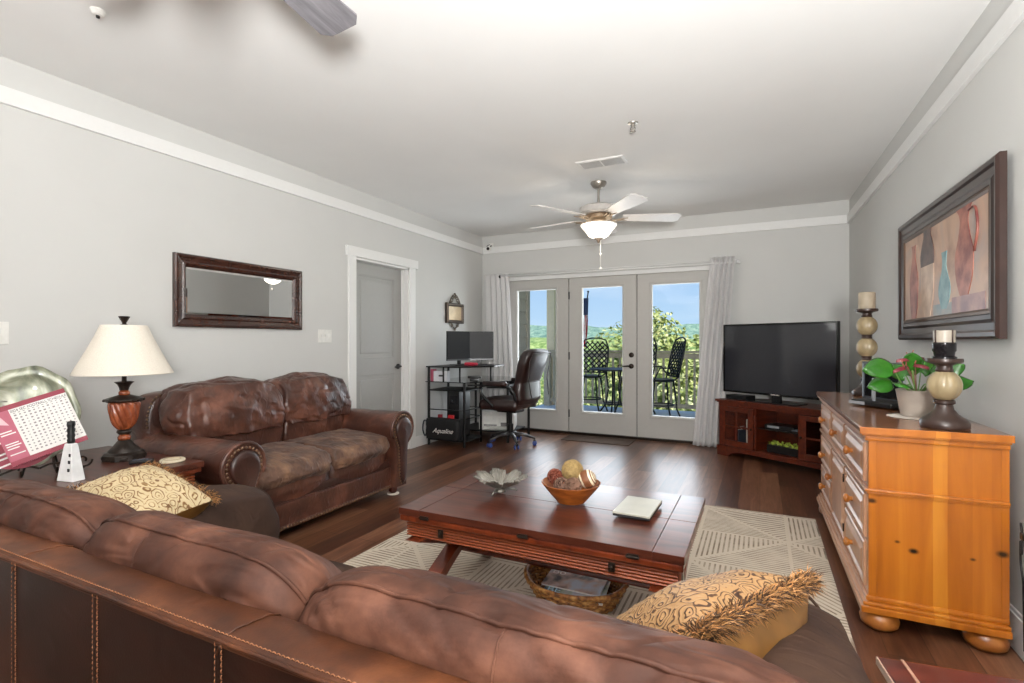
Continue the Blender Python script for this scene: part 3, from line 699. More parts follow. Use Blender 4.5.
def near_sofa():
    s = thing('sofa', 'large brown leather and suede sofa seen from behind in the foreground', 'sofa', (-.89, .9, 0))
    X0, X1 = -2.0, .17
    m = MB()
    # frame shell (base + back core)
    m.b2(X0+.32, X1-.30, .425, 1.34, .07, .30, .02); m.b2(X0+.05, X1-.05, .432, .56, .07, .80, .02)
    m.build('frame', M['suede_dk'], s, world=True)
    # rear leather panel
    m = MB(); m.b2(X0+.02, X1-.02, .418, .44, .06, .846, .006); m.build('rear_panel', M['hide_dark'], s, world=True)
    # worn top band: rounded strip over the top
    prof = [(.4175, .838), (.4165, .842), (.420, .848), (.433, .852), (.475, .853), (.492, .845), (.50, .80), (.46, .80), (.43, .82)]
    m = MB(); n = 60; rings = []
    for i in range(n+1):
        x = X0+.01+(X1-X0-.02)*i/n; rings.append([(x, a+.0015*noise.noise(Vector((x*9, a*30, 0))), b+.002*noise.noise(Vector((x*7, b*20, 4)))) for a, b in prof])
    m.loft(rings, cap=False, closed=True); m.build('top_band', M['hide_band'], s, True, world=True, auto=50)
    # raised seam line and lower edge cord along the band
    m = MB(); m.tube([(X0+.02+i*.04, .4165+.0008*math.sin(i*2.1), .846+.001*noise.noise(Vector((i*.5, 0, 0)))) for i in range(55)], .0030, 6); m.build('edge_piping', M['hide_band'], s, True, world=True)
    # double stitched vertical seams on the rear panel + cross seams on the band
    xs = [-1.66, -1.40, -1.149, -.894, -.611, -.36, -.10]
    for x in xs:
        m = MB(); m.b2(x-.0045, x+.0045, .4155, .419, .07, .838, .001); m.build('seam_welt', M['hide_dark'], s, world=True)
        m = MB()
        for dx in (-.0062, .0062):
            z = .08
            while z < .838: m.tube([(x+dx, .4172, z), (x+dx, .4160, z+.003), (x+dx, .4172, z+.006)], .0008, 4); z += .0078
        m.build('stitching', M['thread'], s, True, world=True)['kind'] = 'stuff'
    for x in (-1.40, -1.149, -.611, -.10):
        m = MB(); m.tube([(x+.0, .414, .828), (x+.004, .419, .8455), (x+.008, .434, .853), (x+.018, .475, .854), (x+.02, .492, .846)], .0016, 5); m.build('band_cross_seam', M['hide_band'], s, True, world=True)
    m = MB(); x = X0+.05
    while x < X1-.05:
        m.tube([(x, .424, .850), (x+.003, .4245, .8512), (x+.0062, .424, .8502)], .0007, 4); x += .0078
    m.build('band_stitching', M['thread'], s, True, world=True)['kind'] = 'stuff'
    # back cushions
    prof = [(.515, .60), (.497, .72), (.486, .815), (.480, .862), (.503, .898), (.555, .905), (.62, .878), (.69, .80), (.745, .67), (.75, .55), (.68, .48), (.58, .50)]
    for k, (a, b) in enumerate(((-1.68, -1.125), (-1.135, -.588), (-.598, .085))):
        roll(s, a, b, prof, 'back_cushion', M['suede'], 1.3+k*2.9, seams=[(('L', 34), .0035), (('V', .5 if k != 1 else .42, 10, 34), .0016)], skew=0.0)
    # seat cushions
    for k, (a, b) in enumerate(((-1.655, -1.10), (-1.10, -.555), (-.555, -.03))):
        m = MB(); m.puff(((a+b)/2, 1.0, (.33, .365, .35)[k]), (b-a+.02, .80, .20), .22, 16, .006, 4, k*3.1); m.build('seat_cushion', M['suede_dk'], s, True, world=True)
    # pillow arms with rounded fronts
    for k, (a, b) in enumerate(((X0-.02, -1.65), (-.055, X1+.0))):
        c = (a+b)/2
        def f(w, a=a): 
            t = (w.y)/.50
            w.z += -.03*max(0, t)**2
            return w
        m = MB(); m.puff((c, .93, .52 if k == 0 else .49), (b-a+.03, 1.02, .34), .56, 18, .005, 4, k*5.1, f); m.build('arm', M['suede_dk'], s, True, world=True)
        m = MB(); m.b2(a+.03, b-.03, .46, 1.36, .07, .47, .03); m.build('arm_base', M['suede_dk'], s, world=True)
        pts = []
        w = (b-a)/2
        for i in range(25):
            t = i/24*PI; pts.append((c-w*.93*math.cos(t), 1.405-.03*abs(math.cos(t))**3, .47+.16*math.sin(t)))
        m = MB(); m.tube(pts, .004, 6); m.build('arm_piping', M['suede_dk'], s, True, world=True)
    for x in (X0+.12, X1-.12):
        for y in (.50, 1.28):
            m = MB(); m.lathe([(0, .0), (.03, 0), (.04, .03), (.035, .075), (0, .075)], (x, y, .0), 16); m.build('foot', M['tablewood'], s, True, world=True, auto=40)
    return s
near_sofa()

# throw pillows on the sofa
def fringe(m1, pts, nrm, n, L, seed, r=.0011):
    rnd = random.Random(seed); bm = m1.bm
    tot = len(pts)-1
    for _ in range(n):
        t = rnd.uniform(0, tot-.001); i = int(t); p = Vector(pts[i]).lerp(Vector(pts[i+1]), t-i)
        d = (Vector(nrm)+Vector((rnd.gauss(0, .7), rnd.gauss(0, .7), rnd.gauss(0, .7)))).normalized()
        l = L*rnd.uniform(.5, 1.15); p += Vector((rnd.gauss(0, .006), rnd.gauss(0, .006), rnd.gauss(0, .006)))
        a = d.orthogonal().normalized()*r; b = d.cross(a).normalized()*r; g = Vector((0, 0, -.25*l))
        q = p+d*l*.6; e = p+d*l+g*rnd.uniform(0, 1)
        vs = [bm.verts.new(x) for x in (p+a, p-a*.5+b, p-a*.5-b, q+a*.9, q-a*.45+b*.9, q-a*.45-b*.9, e)]
        for f in ((0, 1, 4, 3), (1, 2, 5, 4), (2, 0, 3, 5), (3, 4, 6), (4, 5, 6), (5, 3, 6)): bm.faces.new([vs[x] for x in f])
def pillow(label, loc, eul, W_, H_, T_, front, back, seed, edges, fl=.035, nf=700):
    t = thing('throw_pillow', label, 'pillow', loc)
    if isinstance(eul, Matrix): t.rotation_euler = eul.to_euler()
    else: t.rotation_euler = eul
    N = 30
    def surf(sgn):
        g = []
        for j in range(N+1):
            row = []
            for i in range(N+1):
                u = 2*i/N-1; v = 2*j/N-1
                pu = 1-.055*(1-abs(v)**1.6*1)*0-.05*(1-v*v); pv = 1-.05*(1-u*u)
                th = ((1-u**4)*(1-v**4))**.5
                th = (max(0, 1-abs(u)**2.6)*max(0, 1-abs(v)**2.6))**.55
                z = sgn*T_/2*(.7 if sgn > 0 else 1.3)*th*(1+.12*noise.noise(Vector((u*2.2, v*2.2, seed+sgn)))) + sgn*.004*noise.noise(Vector((u*9, v*9, seed)))*th
                row.append((u*W_/2*pu, v*H_/2*pv, z))
            g.append(row)
        return g
    for nm, sgn, mat in (('front_face', 1, front), ('back_face', -1, back)):
        g = surf(sgn); m = MB(); vv = [[m.bm.verts.new(p) for p in r] for r in g]
        for j in range(N):
            for i in range(N): m.bm.faces.new((vv[j][i], vv[j][i+1], vv[j+1][i+1], vv[j+1][i]))
        m.build(nm, mat, t, True)
    g = surf(1); E_ = {'bottom': [g[0][i] for i in range(N+1)], 'top': [g[N][i] for i in range(N+1)], 'left': [g[j][0] for j in range(N+1)], 'right': [g[j][N] for j in range(N+1)]}
    D = {'bottom': (0, -1, 0), 'top': (0, 1, 0), 'left': (-1, 0, 0), 'right': (1, 0, 0)}
    for k, mt in enumerate((M['fur_dk'], M['fur_lt'])):
        m = MB()
        for q, e in enumerate(edges): fringe(m, E_[e], D[e], nf, fl, seed*10+k*3+q)
        m.build('fringe', mt, t)['kind'] = 'stuff'
    return t
def frame_of(a, b):
    e1 = Vector(a).normalized(); e2 = Vector(b); e2 = (e2-e1*e2.dot(e1)).normalized(); return Matrix((e1, e2, e1.cross(e2))).transposed()
RM = frame_of((.43, .88, -.08), (-.64, .37, -.62))
pillow('brown and gold brocade pillow with shaggy dark fringe at the right end of the sofa', tuple(Vector((-.090, .885, .742))+RM @ Vector((.205, .19, 0))), RM, .42, .39, .27, M['paisley_dk'], M['gold'], 3, ('bottom', 'left', 'right'), .028, 2300)
pillow('cream paisley pillow with tan fringe, propped at the left end of the sofa', (-1.80, .965, .715), frame_of((.95, .0, -.20), (.1, .9, .10)), .35, .26, .21, M['paisley_lt'], M['gold'], 9, ('top', 'left'), .026, 900)

# ================================================================= LOVESEAT on the left wall
def nails(parent, pts, nrm, r=.0095, gap=.024, name='nailhead_trim'):
    m = MB(); P = [Vector(p) for p in pts]; acc = 0; nrm = Vector(nrm)
    for a, b in zip(P, P[1:]):
        L = (b-a).length; t = (gap-acc) if acc else 0
        while t <= L:
            c = a.lerp(b, t/L); n = nrm.normalized(); x = n.orthogonal().normalized(); y = n.cross(x)
            rg = [[c+(x*math.cos(k*PI/3)+y*math.sin(k*PI/3))*rr+n*h for k in range(6)] for rr, h in ((r, 0), (r*.75, r*.5), (r*.25, r*.7))]
            m.loft(rg); t += gap
        acc = L-(t-gap)
    o = m.build(name, M['nail'], parent, True, world=True); o['kind'] = 'stuff'; return o
def loveseat():
    s = thing('loveseat', 'brown leather loveseat with rolled nailhead-trimmed arms against the left wall', 'sofa', (-3.0, 2.585, 0))
    XB, XF = -3.50, -2.60
    m = MB(); m.b2(XB+.02, XF-.02, 1.86, 3.31, .09, .29, .015); m.build('frame', M['loveseat_dk'], s, world=True)
    m = MB(); m.b2(XF-.03, XF, 1.98, 3.2, .08, .235, .012); m.b2(XF-.03, XF+.006, 1.98, 3.2, .075, .10, .006); m.build('front_rail', M['loveseat'], s, world=True)
    nails(s, [(XF+.006, 2.0, .088), (XF+.006, 3.19, .088)], (1, 0, 0))
    # outer back with rounded shoulders
    pr = [(1.83, .10), (1.815, .60), (1.815, .76), (1.84, .86), (1.90, .895), (2.1, .905), (2.6, .91), (3.1, .905), (3.30, .895), (3.37, .86), (3.395, .76), (3.395, .60), (3.37, .10)]
    pr = [(a, b) for a, b in catmull(pr, 4, False)]
    m = MB(); m.loft([[(XB+dx+.0*0, 2.585+(a-2.585)*sc, .1+(b-.1)*sz) for a, b in pr] for dx, sc, sz in ((0, .97, .97), (.012, .995, .993), (.03, 1, 1), (.13, 1, 1), (.16, .985, .985), (.17, .96, .965))]); m.build('outer_back', M['loveseat'], s, True, world=True, auto=60)
    for ys in (-1, 1):
        pts = [(XB+.172, 2.585+ys*(.765-.02*0), .70), (XB+.172, 2.585+ys*.762, .78), (XB+.170, 2.585+ys*.73, .86), (XB+.168, 2.585+ys*.68, .895)]
        nails(s, catmull(pts, 4, False), (1, 0, 0))
    # arms
    for k, (yc, sg) in enumerate(((1.895, -1), (3.285, 1))):
        zc, R_ = .530, .130
        sec = []   # cross-section in (y,z): roll on top, panel below
        for i in range(25):
            a = -PI*.38 + (PI*1.52)*i/24
            sec.append((yc + R_*math.cos(a)*sg, zc + R_*math.sin(a)))
        # close down to the floor rail
        sec += [(yc-sg*.085, .40), (yc-sg*.085, .08), (yc+sg*.045, .08), (yc+sg*.05, .35)]
        rings = []
        for x, sc in ((XB+.05, .90), (XB+.10, .97), (XB+.3, 1.0), (XF-.25, 1.0), (XF-.05, 1.02), (XF+.01, 1.03), (XF+.035, 1.0), (XF+.045, .95)):
            rings.append([(x, yc+(a-yc)*sc, (zc+(b-zc)*sc) if b > .3 else b)+() for a, b in sec])
        m = MB(); m.loft(rings); m.build('arm', M['loveseat'], s, True, world=True, auto=50)
        # front scroll panel
        fx = XF+.045
        inner = []
        for i in range(25):
            a = -PI*.34 + (PI*1.40)*i/24
            inner.append((yc + R_*.70*math.cos(a)*sg, zc + R_*.70*math.sin(a)))
        inner += [(yc-sg*.045, .38), (yc-sg*.035, .14), (yc-sg*.015, .095), (yc+sg*.018, .12), (yc+sg*.03, .36)]
        m = MB(); m.loft([[(fx+d, yc+(a-yc)*q, b if q == 1 else (.4+(b-.4)*q)) for a, b in inner] for d, q in ((0, 1), (.012, 1), (.022, .93), (.026, .8))]); m.build('arm_front_panel', M['loveseat_dk'], s, True, world=True, auto=60)
        nl = [(fx, a, b) for a, b in [(yc+(a-yc)*1.16, zc+(b-zc)*1.16 if b > .42 else b) for a, b in inner]]
        nails(s, nl[:], (1, 0, 0), .0095, .024)
        m = MB(); big = [(fx-.004, yc+(a-yc)*1.0, (zc+(b-zc)*1.0) if b > .3 else b) for a, b in sec[:25]]
        m.tube(big, .012, 8); m.build('arm_welt', M['loveseat'], s, True, world=True)
    # seat cushions: suede pad on a leather boxing
    for k, (a, b) in enumerate(((2.0, 2.59), (2.59, 3.18))):
        m = MB(); m.puff((-3.02, (a+b)/2, .315), (.82, b-a-.004, .19), .16, 12, .004, 5, k+.5); o = m.build('seat_boxing', M['loveseat'], s, True, world=True)
        def f(w):
            t = w.x/.42
            w.z += .018*(1-t*t) - .02*max(0, t)**4
            return w
        m = MB(); m.puff((-2.995, (a+b)/2, .425), (.86, b-a+.01, .14), .30, 26, .012, 7, k*2.3+1, f); m.build('seat_cushion', M['loveseat_seat'], s, True, world=True)
    # back cushions: fat upper roll + lower lumbar
    for k, (a, b) in enumerate(((1.87, 2.60), (2.585, 3.25))):
        yc = (a+b)/2
        def f(w):
            t = w.y/((b-a)/2); w.z -= .035*abs(t)**4; w.x += .06*(-w.z)/.15*.5; return w
        m = MB(); m.puff((-3.20, yc, .785), (.33, b-a+.03, .36), .55, 34, .016, 7, k*4.4+2, f); m.build('back_cushion', M['loveseat'], s, True, world=True)
        a2, b2 = max(a, 2.0), min(b, 3.18)
        m = MB(); m.puff((-3.19, (a2+b2)/2, .58), (.26, b2-a2, .26), .28, 18, .008, 5, k*3.4+6); m.build('lumbar_cushion', M['loveseat'], s, True, world=True)
    for x in (XF-.04, XB+.08):
        for y in (1.90, 3.27):
            m = MB(); m.lathe([(0, .014), (.022, .014), (.036, .03), (.034, .06), (.026, .085), (0, .085)], (x, y, 0), 16); m.build('foot', M['cherry'], s, True, world=True, auto=40)
    for x in (XF-.04, XB+.08):
        for y in (1.90, 3.27):
            m = MB(); m.lathe([(0, 0), (.042, 0), (.048, .006), (.044, .013), (0, .013)], n=20); o = m.build('furniture_cup', plain('cream_felt', '#CFC3B5', .8), None, True, auto=40); o.location = (x, y, 0)
            tag(o, {(1, 1): 'cream furniture cup under the front foot of the loveseat nearest the interior door', (1, 0): 'cream furniture cup under the front foot of the loveseat nearest the lamp table', (0, 1): 'cream furniture cup under the rear foot of the loveseat nearest the interior door', (0, 0): 'cream furniture cup under the rear foot of the loveseat nearest the lamp table'}[(int(x > -3), int(y > 3))], 'furniture cup', 'furniture cups')
    return s
loveseat()

# ================================================================= COFFEE TABLE
def ribbed(m, x0, x1, y0, y1, z0, z1, n):
    """box whose four sides carry n horizontal half-round ribs"""
    h = (z1-z0)/n; prof = []
    for k in range(n):
        for a, d in ((0, -.014), (.16, -.014), (.24, -.003), (.6, 0), (.92, -.003)): prof.append((d, z0+h*(k+a)))
    prof.append((-.012, z1))
    m.loft([[(x0-d, y0-d, z), (x1+d, y0-d, z), (x1+d, y1+d, z), (x0-d, y1+d, z)] for d, z in prof])
def coffee_table():
    X0, X1, Y0, Y1 = -1.472, -.236, 1.862, 2.614
    cx, cy = (X0+X1)/2, (Y0+Y1)/2
    t = thing('coffee_table', 'dark mahogany coffee table with ribbed sides and X-shaped legs on the rug', 'table', (cx, cy, .010))
    m = MB(); bw = .11; g = .0015
    z0, z1 = .443, .470
    m.b2(X0+bw+g, X1-bw-g, Y0+g, (Y0+Y1)/2-g, z0, z1, .0015); m.b2(X0+bw+g, X1-bw-g, (Y0+Y1)/2+g, Y1, z0, z1, .0015)
    for a, b in ((X0, X0+bw-g), (X1-bw+g, X1)): m.b2(a, b, Y0, (Y0+Y1)/2-g, z0, z1, .0015); m.b2(a, b, (Y0+Y1)/2+g, Y1, z0, z1, .0015)
    m.b2(X0+.002, X1-.002, Y0+.002, Y1-.002, z0-.003, z1-.003)
    m.build('tabletop', M['tabletop'], t, world=True).location = (0, 0, .0)
    m = MB(); m.b2(X0+.004, X1-.004, Y0+.004, Y1-.004, .412, .437, .005); m.build('lower_leaf', M['tablewood'], t, world=True)
    m = MB(); ribbed(m, X0+.025, X1-.025, Y0+.025, Y1-.025, .338, .412, 6); m.build('apron', M['rib'], t, world=True)
    for x in (X0+.14, cx+.0, X1-.18):
        m = MB(); m.box((x, Y0-.001, .440), (.045, .006, .018), .002); m.tube([(x-.024, Y0-.005, .440), (x+.024, Y0-.005, .440)], .0045, 8); m.build('hinge', M['bronze'], t, world=True)
    for x in (X0+.22, X1-.26):
        m = MB(); m.box((x, Y0+.009, .382), (.026, .006, .036), .003); m.ball((x, Y0+.004, .386), .007); m.tube([(x-.007, Y0+.004, .39), (x, Y0+.001, .374), (x+.007, Y0+.004, .39)], .002, 5); m.build('clasp', M['bronze'], t, world=True)
    # saber legs crossing in an X at each end
    for x in (X0+.085, X1-.085):
        for sgn in (-1, 1):
            ring = []
            for k in range(13):
                u = k/12; y = cy + sgn*(.385-.74*u+.10*math.sin(PI*u)); z = .338*u**1.15+.0
                ring.append((y, z))
            rr = []
            for k, (y, z) in enumerate(ring):
                w = .042+.016*(1-k/12); dx = .036
                off = sgn*.0
                rr.append([(x-dx+sgn*.001, y-w, z), (x+dx+sgn*.001, y-w, z), (x+dx+sgn*.001, y+w, z), (x-dx+sgn*.001, y+w, z)])
            m = MB(); m.loft(rr); m.build('leg', M['tablewood'], t, world=True)
    m = MB(); m.tube([(X0+.085, cy, .17), (X1-.085, cy, .17)], .014, 8); m.build('stretcher', M['tablewood'], t, world=True)
    m = MB(); m.tube([(X1-.012, Y0+.05, .34), (X1-.003, Y0+.10, .30), (X1-.006, Y0+.16, .26)], .007, 6); m.box((X1-.012, Y0+.05, .375), (.006, .03, .07)); m.build('side_bracket', M['nickel'], t, world=True)
    return t
coffee_table()
TZ = .480
# leaf dish
def leaf_dish():
    t = thing('leaf_dish', 'silver leaf-shaped dish on the left of the coffee table', 'dish', (-1.155, 2.25, TZ))
    sil = plain('hammered_pewter', '#8F8B82', .34, .5, .12, 20, .5)
    m = MB(); n = 196; rings = []
    for k in range(9):
        f = k/8; ring = []
        for i in range(n):
            a = 2*PI*i/n
            lobe = abs(math.sin(a*3.5+.4))**.35; tooth = .085*(abs(((a*24.5/PI) % 1)-.5))*2
            R_ = .072+(.046*lobe+tooth*.18)*max(0, (f-.45)/.55)**1.3
            r = R_*f; z = .012+.066*f**2.0*(.45+.6*lobe)+.004*math.cos(a*14)*f*f
            ring.append((r*math.cos(a)*1.06, r*math.sin(a)*.98, z))
        rings.append(ring)
    m.loft(rings, cap=False); o = m.build('dish_body', sil, t, True); md = o.modifiers.new('s', 'SOLIDIFY'); md.thickness = .004; md.offset = 1
    m = MB(); m.lathe([(0, 0), (.03, 0), (.028, .010), (.02, .017), (0, .017)], n=20); m.build('foot_ring', sil, t, True)
    for k in range(3):
        a = k*2.1+.5; m = MB(); m.tube([(.02*math.cos(a), .02*math.sin(a), .012), (.07*math.cos(a), .07*math.sin(a), .012), (.082*math.cos(a), .082*math.sin(a), .004)], .004, 6); m.build('foot', sil, t, True)
leaf_dish()
# wooden bowl with balls
bw_ = thing('wooden_bowl', 'flared orange-brown wooden bowl holding decorative balls on the coffee table', 'bowl', (-.79, 2.26, TZ))
m = MB(); m.lathe([(0, 0), (.066, 0), (.070, .006), (.100, .04), (.130, .077), (.138, .088), (.134, .089), (.125, .078), (.093, .04), (.060, .014), (0, .012)], n=44); m.build('bowl_body', wood('olive_bowl_wood', '#7A3A12', '#B96A2A', (3, 3, 10), 4, .3, .4), bw_, True, auto=50)
def bt(label, loc, name): return thing(name, label, 'decorative ball', (loc[0]-.79, loc[1]+2.26, loc[2]+TZ), 0, 'fillers in the wooden bowl')
def strands(r, n, seed, th, m, k=26):
    rnd = random.Random(seed)
    for _ in range(n):
        ax = Vector((rnd.gauss(0, 1), rnd.gauss(0, 1), rnd.gauss(0, 1))).normalized(); a = ax.orthogonal().normalized(); b = ax.cross(a); o = rnd.uniform(-.35, .35); rr = math.sqrt(1-o*o)
        m.tube([(a*math.cos(2*PI*i/k)*rr+b*math.sin(2*PI*i/k)*rr+ax*(o+.06*math.sin(6*PI*i/k)))*r for i in range(k)], th, 4, loop=True)
t = bt('tan twine-wrapped ball on top of the bowl fillers', (0, .02, .136), 'twine_ball'); m = MB(); m.ball((0, 0, 0), .049, u=24, v=16); strands(.0495, 60, 5, .0013, m); m.build('ball', plain('tan_twine', '#9C8252', .8, noise_amt=.25, nscale=90), t, True)
t = bt('cream and brown spiral-striped ball at the right of the bowl', (.072, .015, .106), 'striped_ball')
sm_, nt, b = newmat('spiral_stripe'); wv = tex(nt, 'ShaderNodeTexWave', (1, 1, 1), (.4, .5, 0), Scale=34, Distortion=.4); wv.wave_type = 'RINGS'; r = ramp(nt, wv.outputs[0], [(.52, hexc('#E6D9BE')), (.62, hexc('#7A4A2C'))]); nt.links.new(r.outputs[0], b.inputs['Base Color']); b.inputs['Roughness'].default_value = .5
m = MB(); m.ball((0, 0, 0), .043, u=24, v=16); m.build('ball', sm_, t, True)
t = bt('brown vine ball at the front of the bowl', (.028, -.048, .083), 'vine_ball'); m = MB(); strands(.038, 26, 8, .0023, m); m.build('ball', plain('brown_vine', '#7A5A48', .8, noise_amt=.3), t, True)
t = bt('brown vine ball at the centre left of the bowl', (-.03, -.045, .078), 'vine_ball'); m = MB(); strands(.036, 26, 18, .0023, m); m.build('ball', plain('brown_vine_b', '#6E5142', .8, noise_amt=.3), t, True)
t = bt('brown vine ball at the back of the bowl', (-.005, .065, .072), 'vine_ball'); m = MB(); strands(.036, 22, 28, .0023, m); m.build('ball', plain('brown_vine_c', '#6E5142', .8, noise_amt=.3), t, True)
t = bt('reddish pine cone at the left of the bowl', (-.080, .0, .104), 'pine_cone'); t['category'] = 'pine cone'
m = MB(); rnd = random.Random(4)
for k in range(70):
    z = 1-2*(k+.5)/70; a = k*2.4; r_ = math.sqrt(1-z*z); d = Vector((r_*math.cos(a), r_*math.sin(a), z)); c = d*.024; x = d.orthogonal().normalized()*.007; y = d.cross(x).normalized()*.004
    m.loft([[c+x+y, c-x+y, c-x-y, c+x-y], [c+d*.013+x*.9+y*.6, c+d*.013-x*.9+y*.6, c+d*.013-x*.9-y*.6, c+d*.013+x*.9-y*.6]])
m.ball((0, 0, 0), .024); m.build('scales', plain('cone_brown', '#7A3E2C', .6, noise_amt=.3), t)
# tile coaster / picture slab
t = thing('stone_tile', 'square cream stone tile with a dark edge on the right of the coffee table', 'tile', (-.483, 2.27, TZ), -.03)
m = MB(); m.b2(-.078, .078, -.125, .125, 0, .010, .002); m.build('backing', M['ink'], t); m = MB(); m.b2(-.079, .079, -.126, .126, .010, .018, .002); m.build('face', plain('cream_stone', '#AFAC9F', .35, noise_amt=.06, nscale=14), t)

# basket of magazines under the table
def basket():
    t = thing('magazine_basket', 'oval wicker basket holding magazines on the rug under the coffee table', 'basket', (-.77, 2.27, .010), math.radians(8))
    wk, nt, b = newmat('woven_wicker'); br = tex(nt, 'ShaderNodeTexNoise', (1, 1, 1), Scale=40, Detail=3)
    r = ramp(nt, br.outputs[0], [(.3, hexc('#4A2712')), (.5, hexc('#9A6430')), (.7, hexc('#C99A58'))]); nt.links.new(r.outputs[0], b.inputs['Base Color']); b.inputs['Roughness'].default_value = .55
    m = MB(); n = 56; rows = 9
    for k in range(rows):
        f = k/(rows-1); a_, b_ = .175+.06*f, .12+.055*f; z = .012+.088*f
        m.tube([((a_+.004*(1 if (i+k) % 2 else -1))*math.cos(2*PI*i/n), (b_+.004*(1 if (i+k) % 2 else -1))*math.sin(2*PI*i/n), z+(.02*abs(math.cos(2*PI*i/n))**8*f)) for i in range(n)], .0078, 6, loop=True)
    m.build('woven_wall', wk, t, True)
    m = MB()
    for i in range(28):
        a = 2*PI*i/28; m.tube([(.165*math.cos(a), .115*math.sin(a), .0), (.232*math.cos(a), .172*math.sin(a), .098+.02*abs(math.cos(a))**8)], .004, 5)
    m.build('stakes', plain('dark_wicker', '#5B3418', .6, noise_amt=.2), t, True)
    m = MB(); m.tube([(.236*math.cos(2*PI*i/n), .176*math.sin(2*PI*i/n), .106+(.022*abs(math.cos(2*PI*i/n))**8)) for i in range(n)], .0105, 8, loop=True); m.build('rim', wk, t, True)
    m = MB(); m.loft([[(.165*math.cos(a*PI/16), .115*math.sin(a*PI/16), z) for a in range(32)] for z in (.002, .012)]); m.build('base', wk, t)
    for k, (x, y, z, rz, rx, c, cov) in enumerate((( -.005, -.02, .085, .05, .0, '#2D2F38', 'dark magazine with large letters and a portrait photograph on its cover'), (.0, -.05, .072, -.04, 0, '#27313C', 'magazine with bold pale-blue cover letters, lowest and nearest in the basket'))):
        pass
    def mag(label, dx, dy, z, rz, tilt, base, word, wc, wpos, pic):
        g = thing('magazine', label, 'magazine', (0, 0, 0), 0, 'magazines in the basket')
        g.matrix_basis = t.matrix_basis @ Matrix.Translation((dx, dy, z)) @ Matrix.Rotation(rz, 4, 'Z') @ Matrix.Rotation(tilt, 4, 'X')
        m = MB(); m.b2(-.137, .137, -.10, .10, 0, .0075, .001); m.build('pages', M['paper'], g)
        m = MB(); m.b2(-.138, .138, -.101, .101, .0075, .0085); m.build('cover', spots_cover(base, pic), g)
        text(word, .062, plain('cover_letters_'+word, wc, .5), g, wpos, (0, 0, 0), .0003, 'LEFT')
    def spots_cover(a, b_):
        m_, nt, b = newmat('magazine_cover'); n = tex(nt, 'ShaderNodeTexNoise', (1, 1, 1), Scale=9, Detail=3)
        r = ramp(nt, n.outputs[0], [(.38, hexc(a)), (.5, hexc(b_)), (.62, hexc('#C2C8D4'))]); nt.links.new(r.outputs[0], b.inputs['Base Color']); b.inputs['Roughness'].default_value = .3; return m_
    mag('magazine with bold pale-blue cover letters, lower one in the basket', .01, -.035, .078, -.05, .05, '#2C4258', 'BE', '#BFE4FA', (-.125, -.055, .009), '#A9B8A5')
    mag('dark magazine with white cover letters and a photograph, on top in the basket', .0, .022, .094, -.14, .10, '#3A2A2C', 'Bo', '#F4EAE4', (-.125, .02, .009), '#C4A292')
basket()

# ================================================================= END TABLE + lamp corner
def end_table():
    X0, X1, Y0, Y1 = -3.49, -2.60, .78, 1.70
    t = thing('end_table', 'dark mahogany end table with ribbed sides between the sofa and the loveseat', 'table', ((X0+X1)/2, (Y0+Y1)/2, 0))
    m = MB(); m.b2(X0, X1, Y0, Y1, .568, .60, .006); m.build('tabletop', M['tabletop'], t, world=True)
    m = MB(); m.b2(X0+.01, X1-.01, Y0+.01, Y1-.01, .545, .566, .004); m.build('lower_leaf', M['tablewood'], t, world=True)
    m = MB(); ribbed(m, X0+.03, X1-.03, Y0+.03, Y1-.03, .40, .545, 9); m.build('apron', M['rib'], t, world=True)
    for x in (X0+.07, X1-.07):
        for y in (Y0+.07, Y1-.07): m = MB(); m.b2(x-.03, x+.03, y-.03, y+.03, 0, .40, .004); m.build('leg', M['tablewood'], t, world=True)
end_table()
EZ = .601
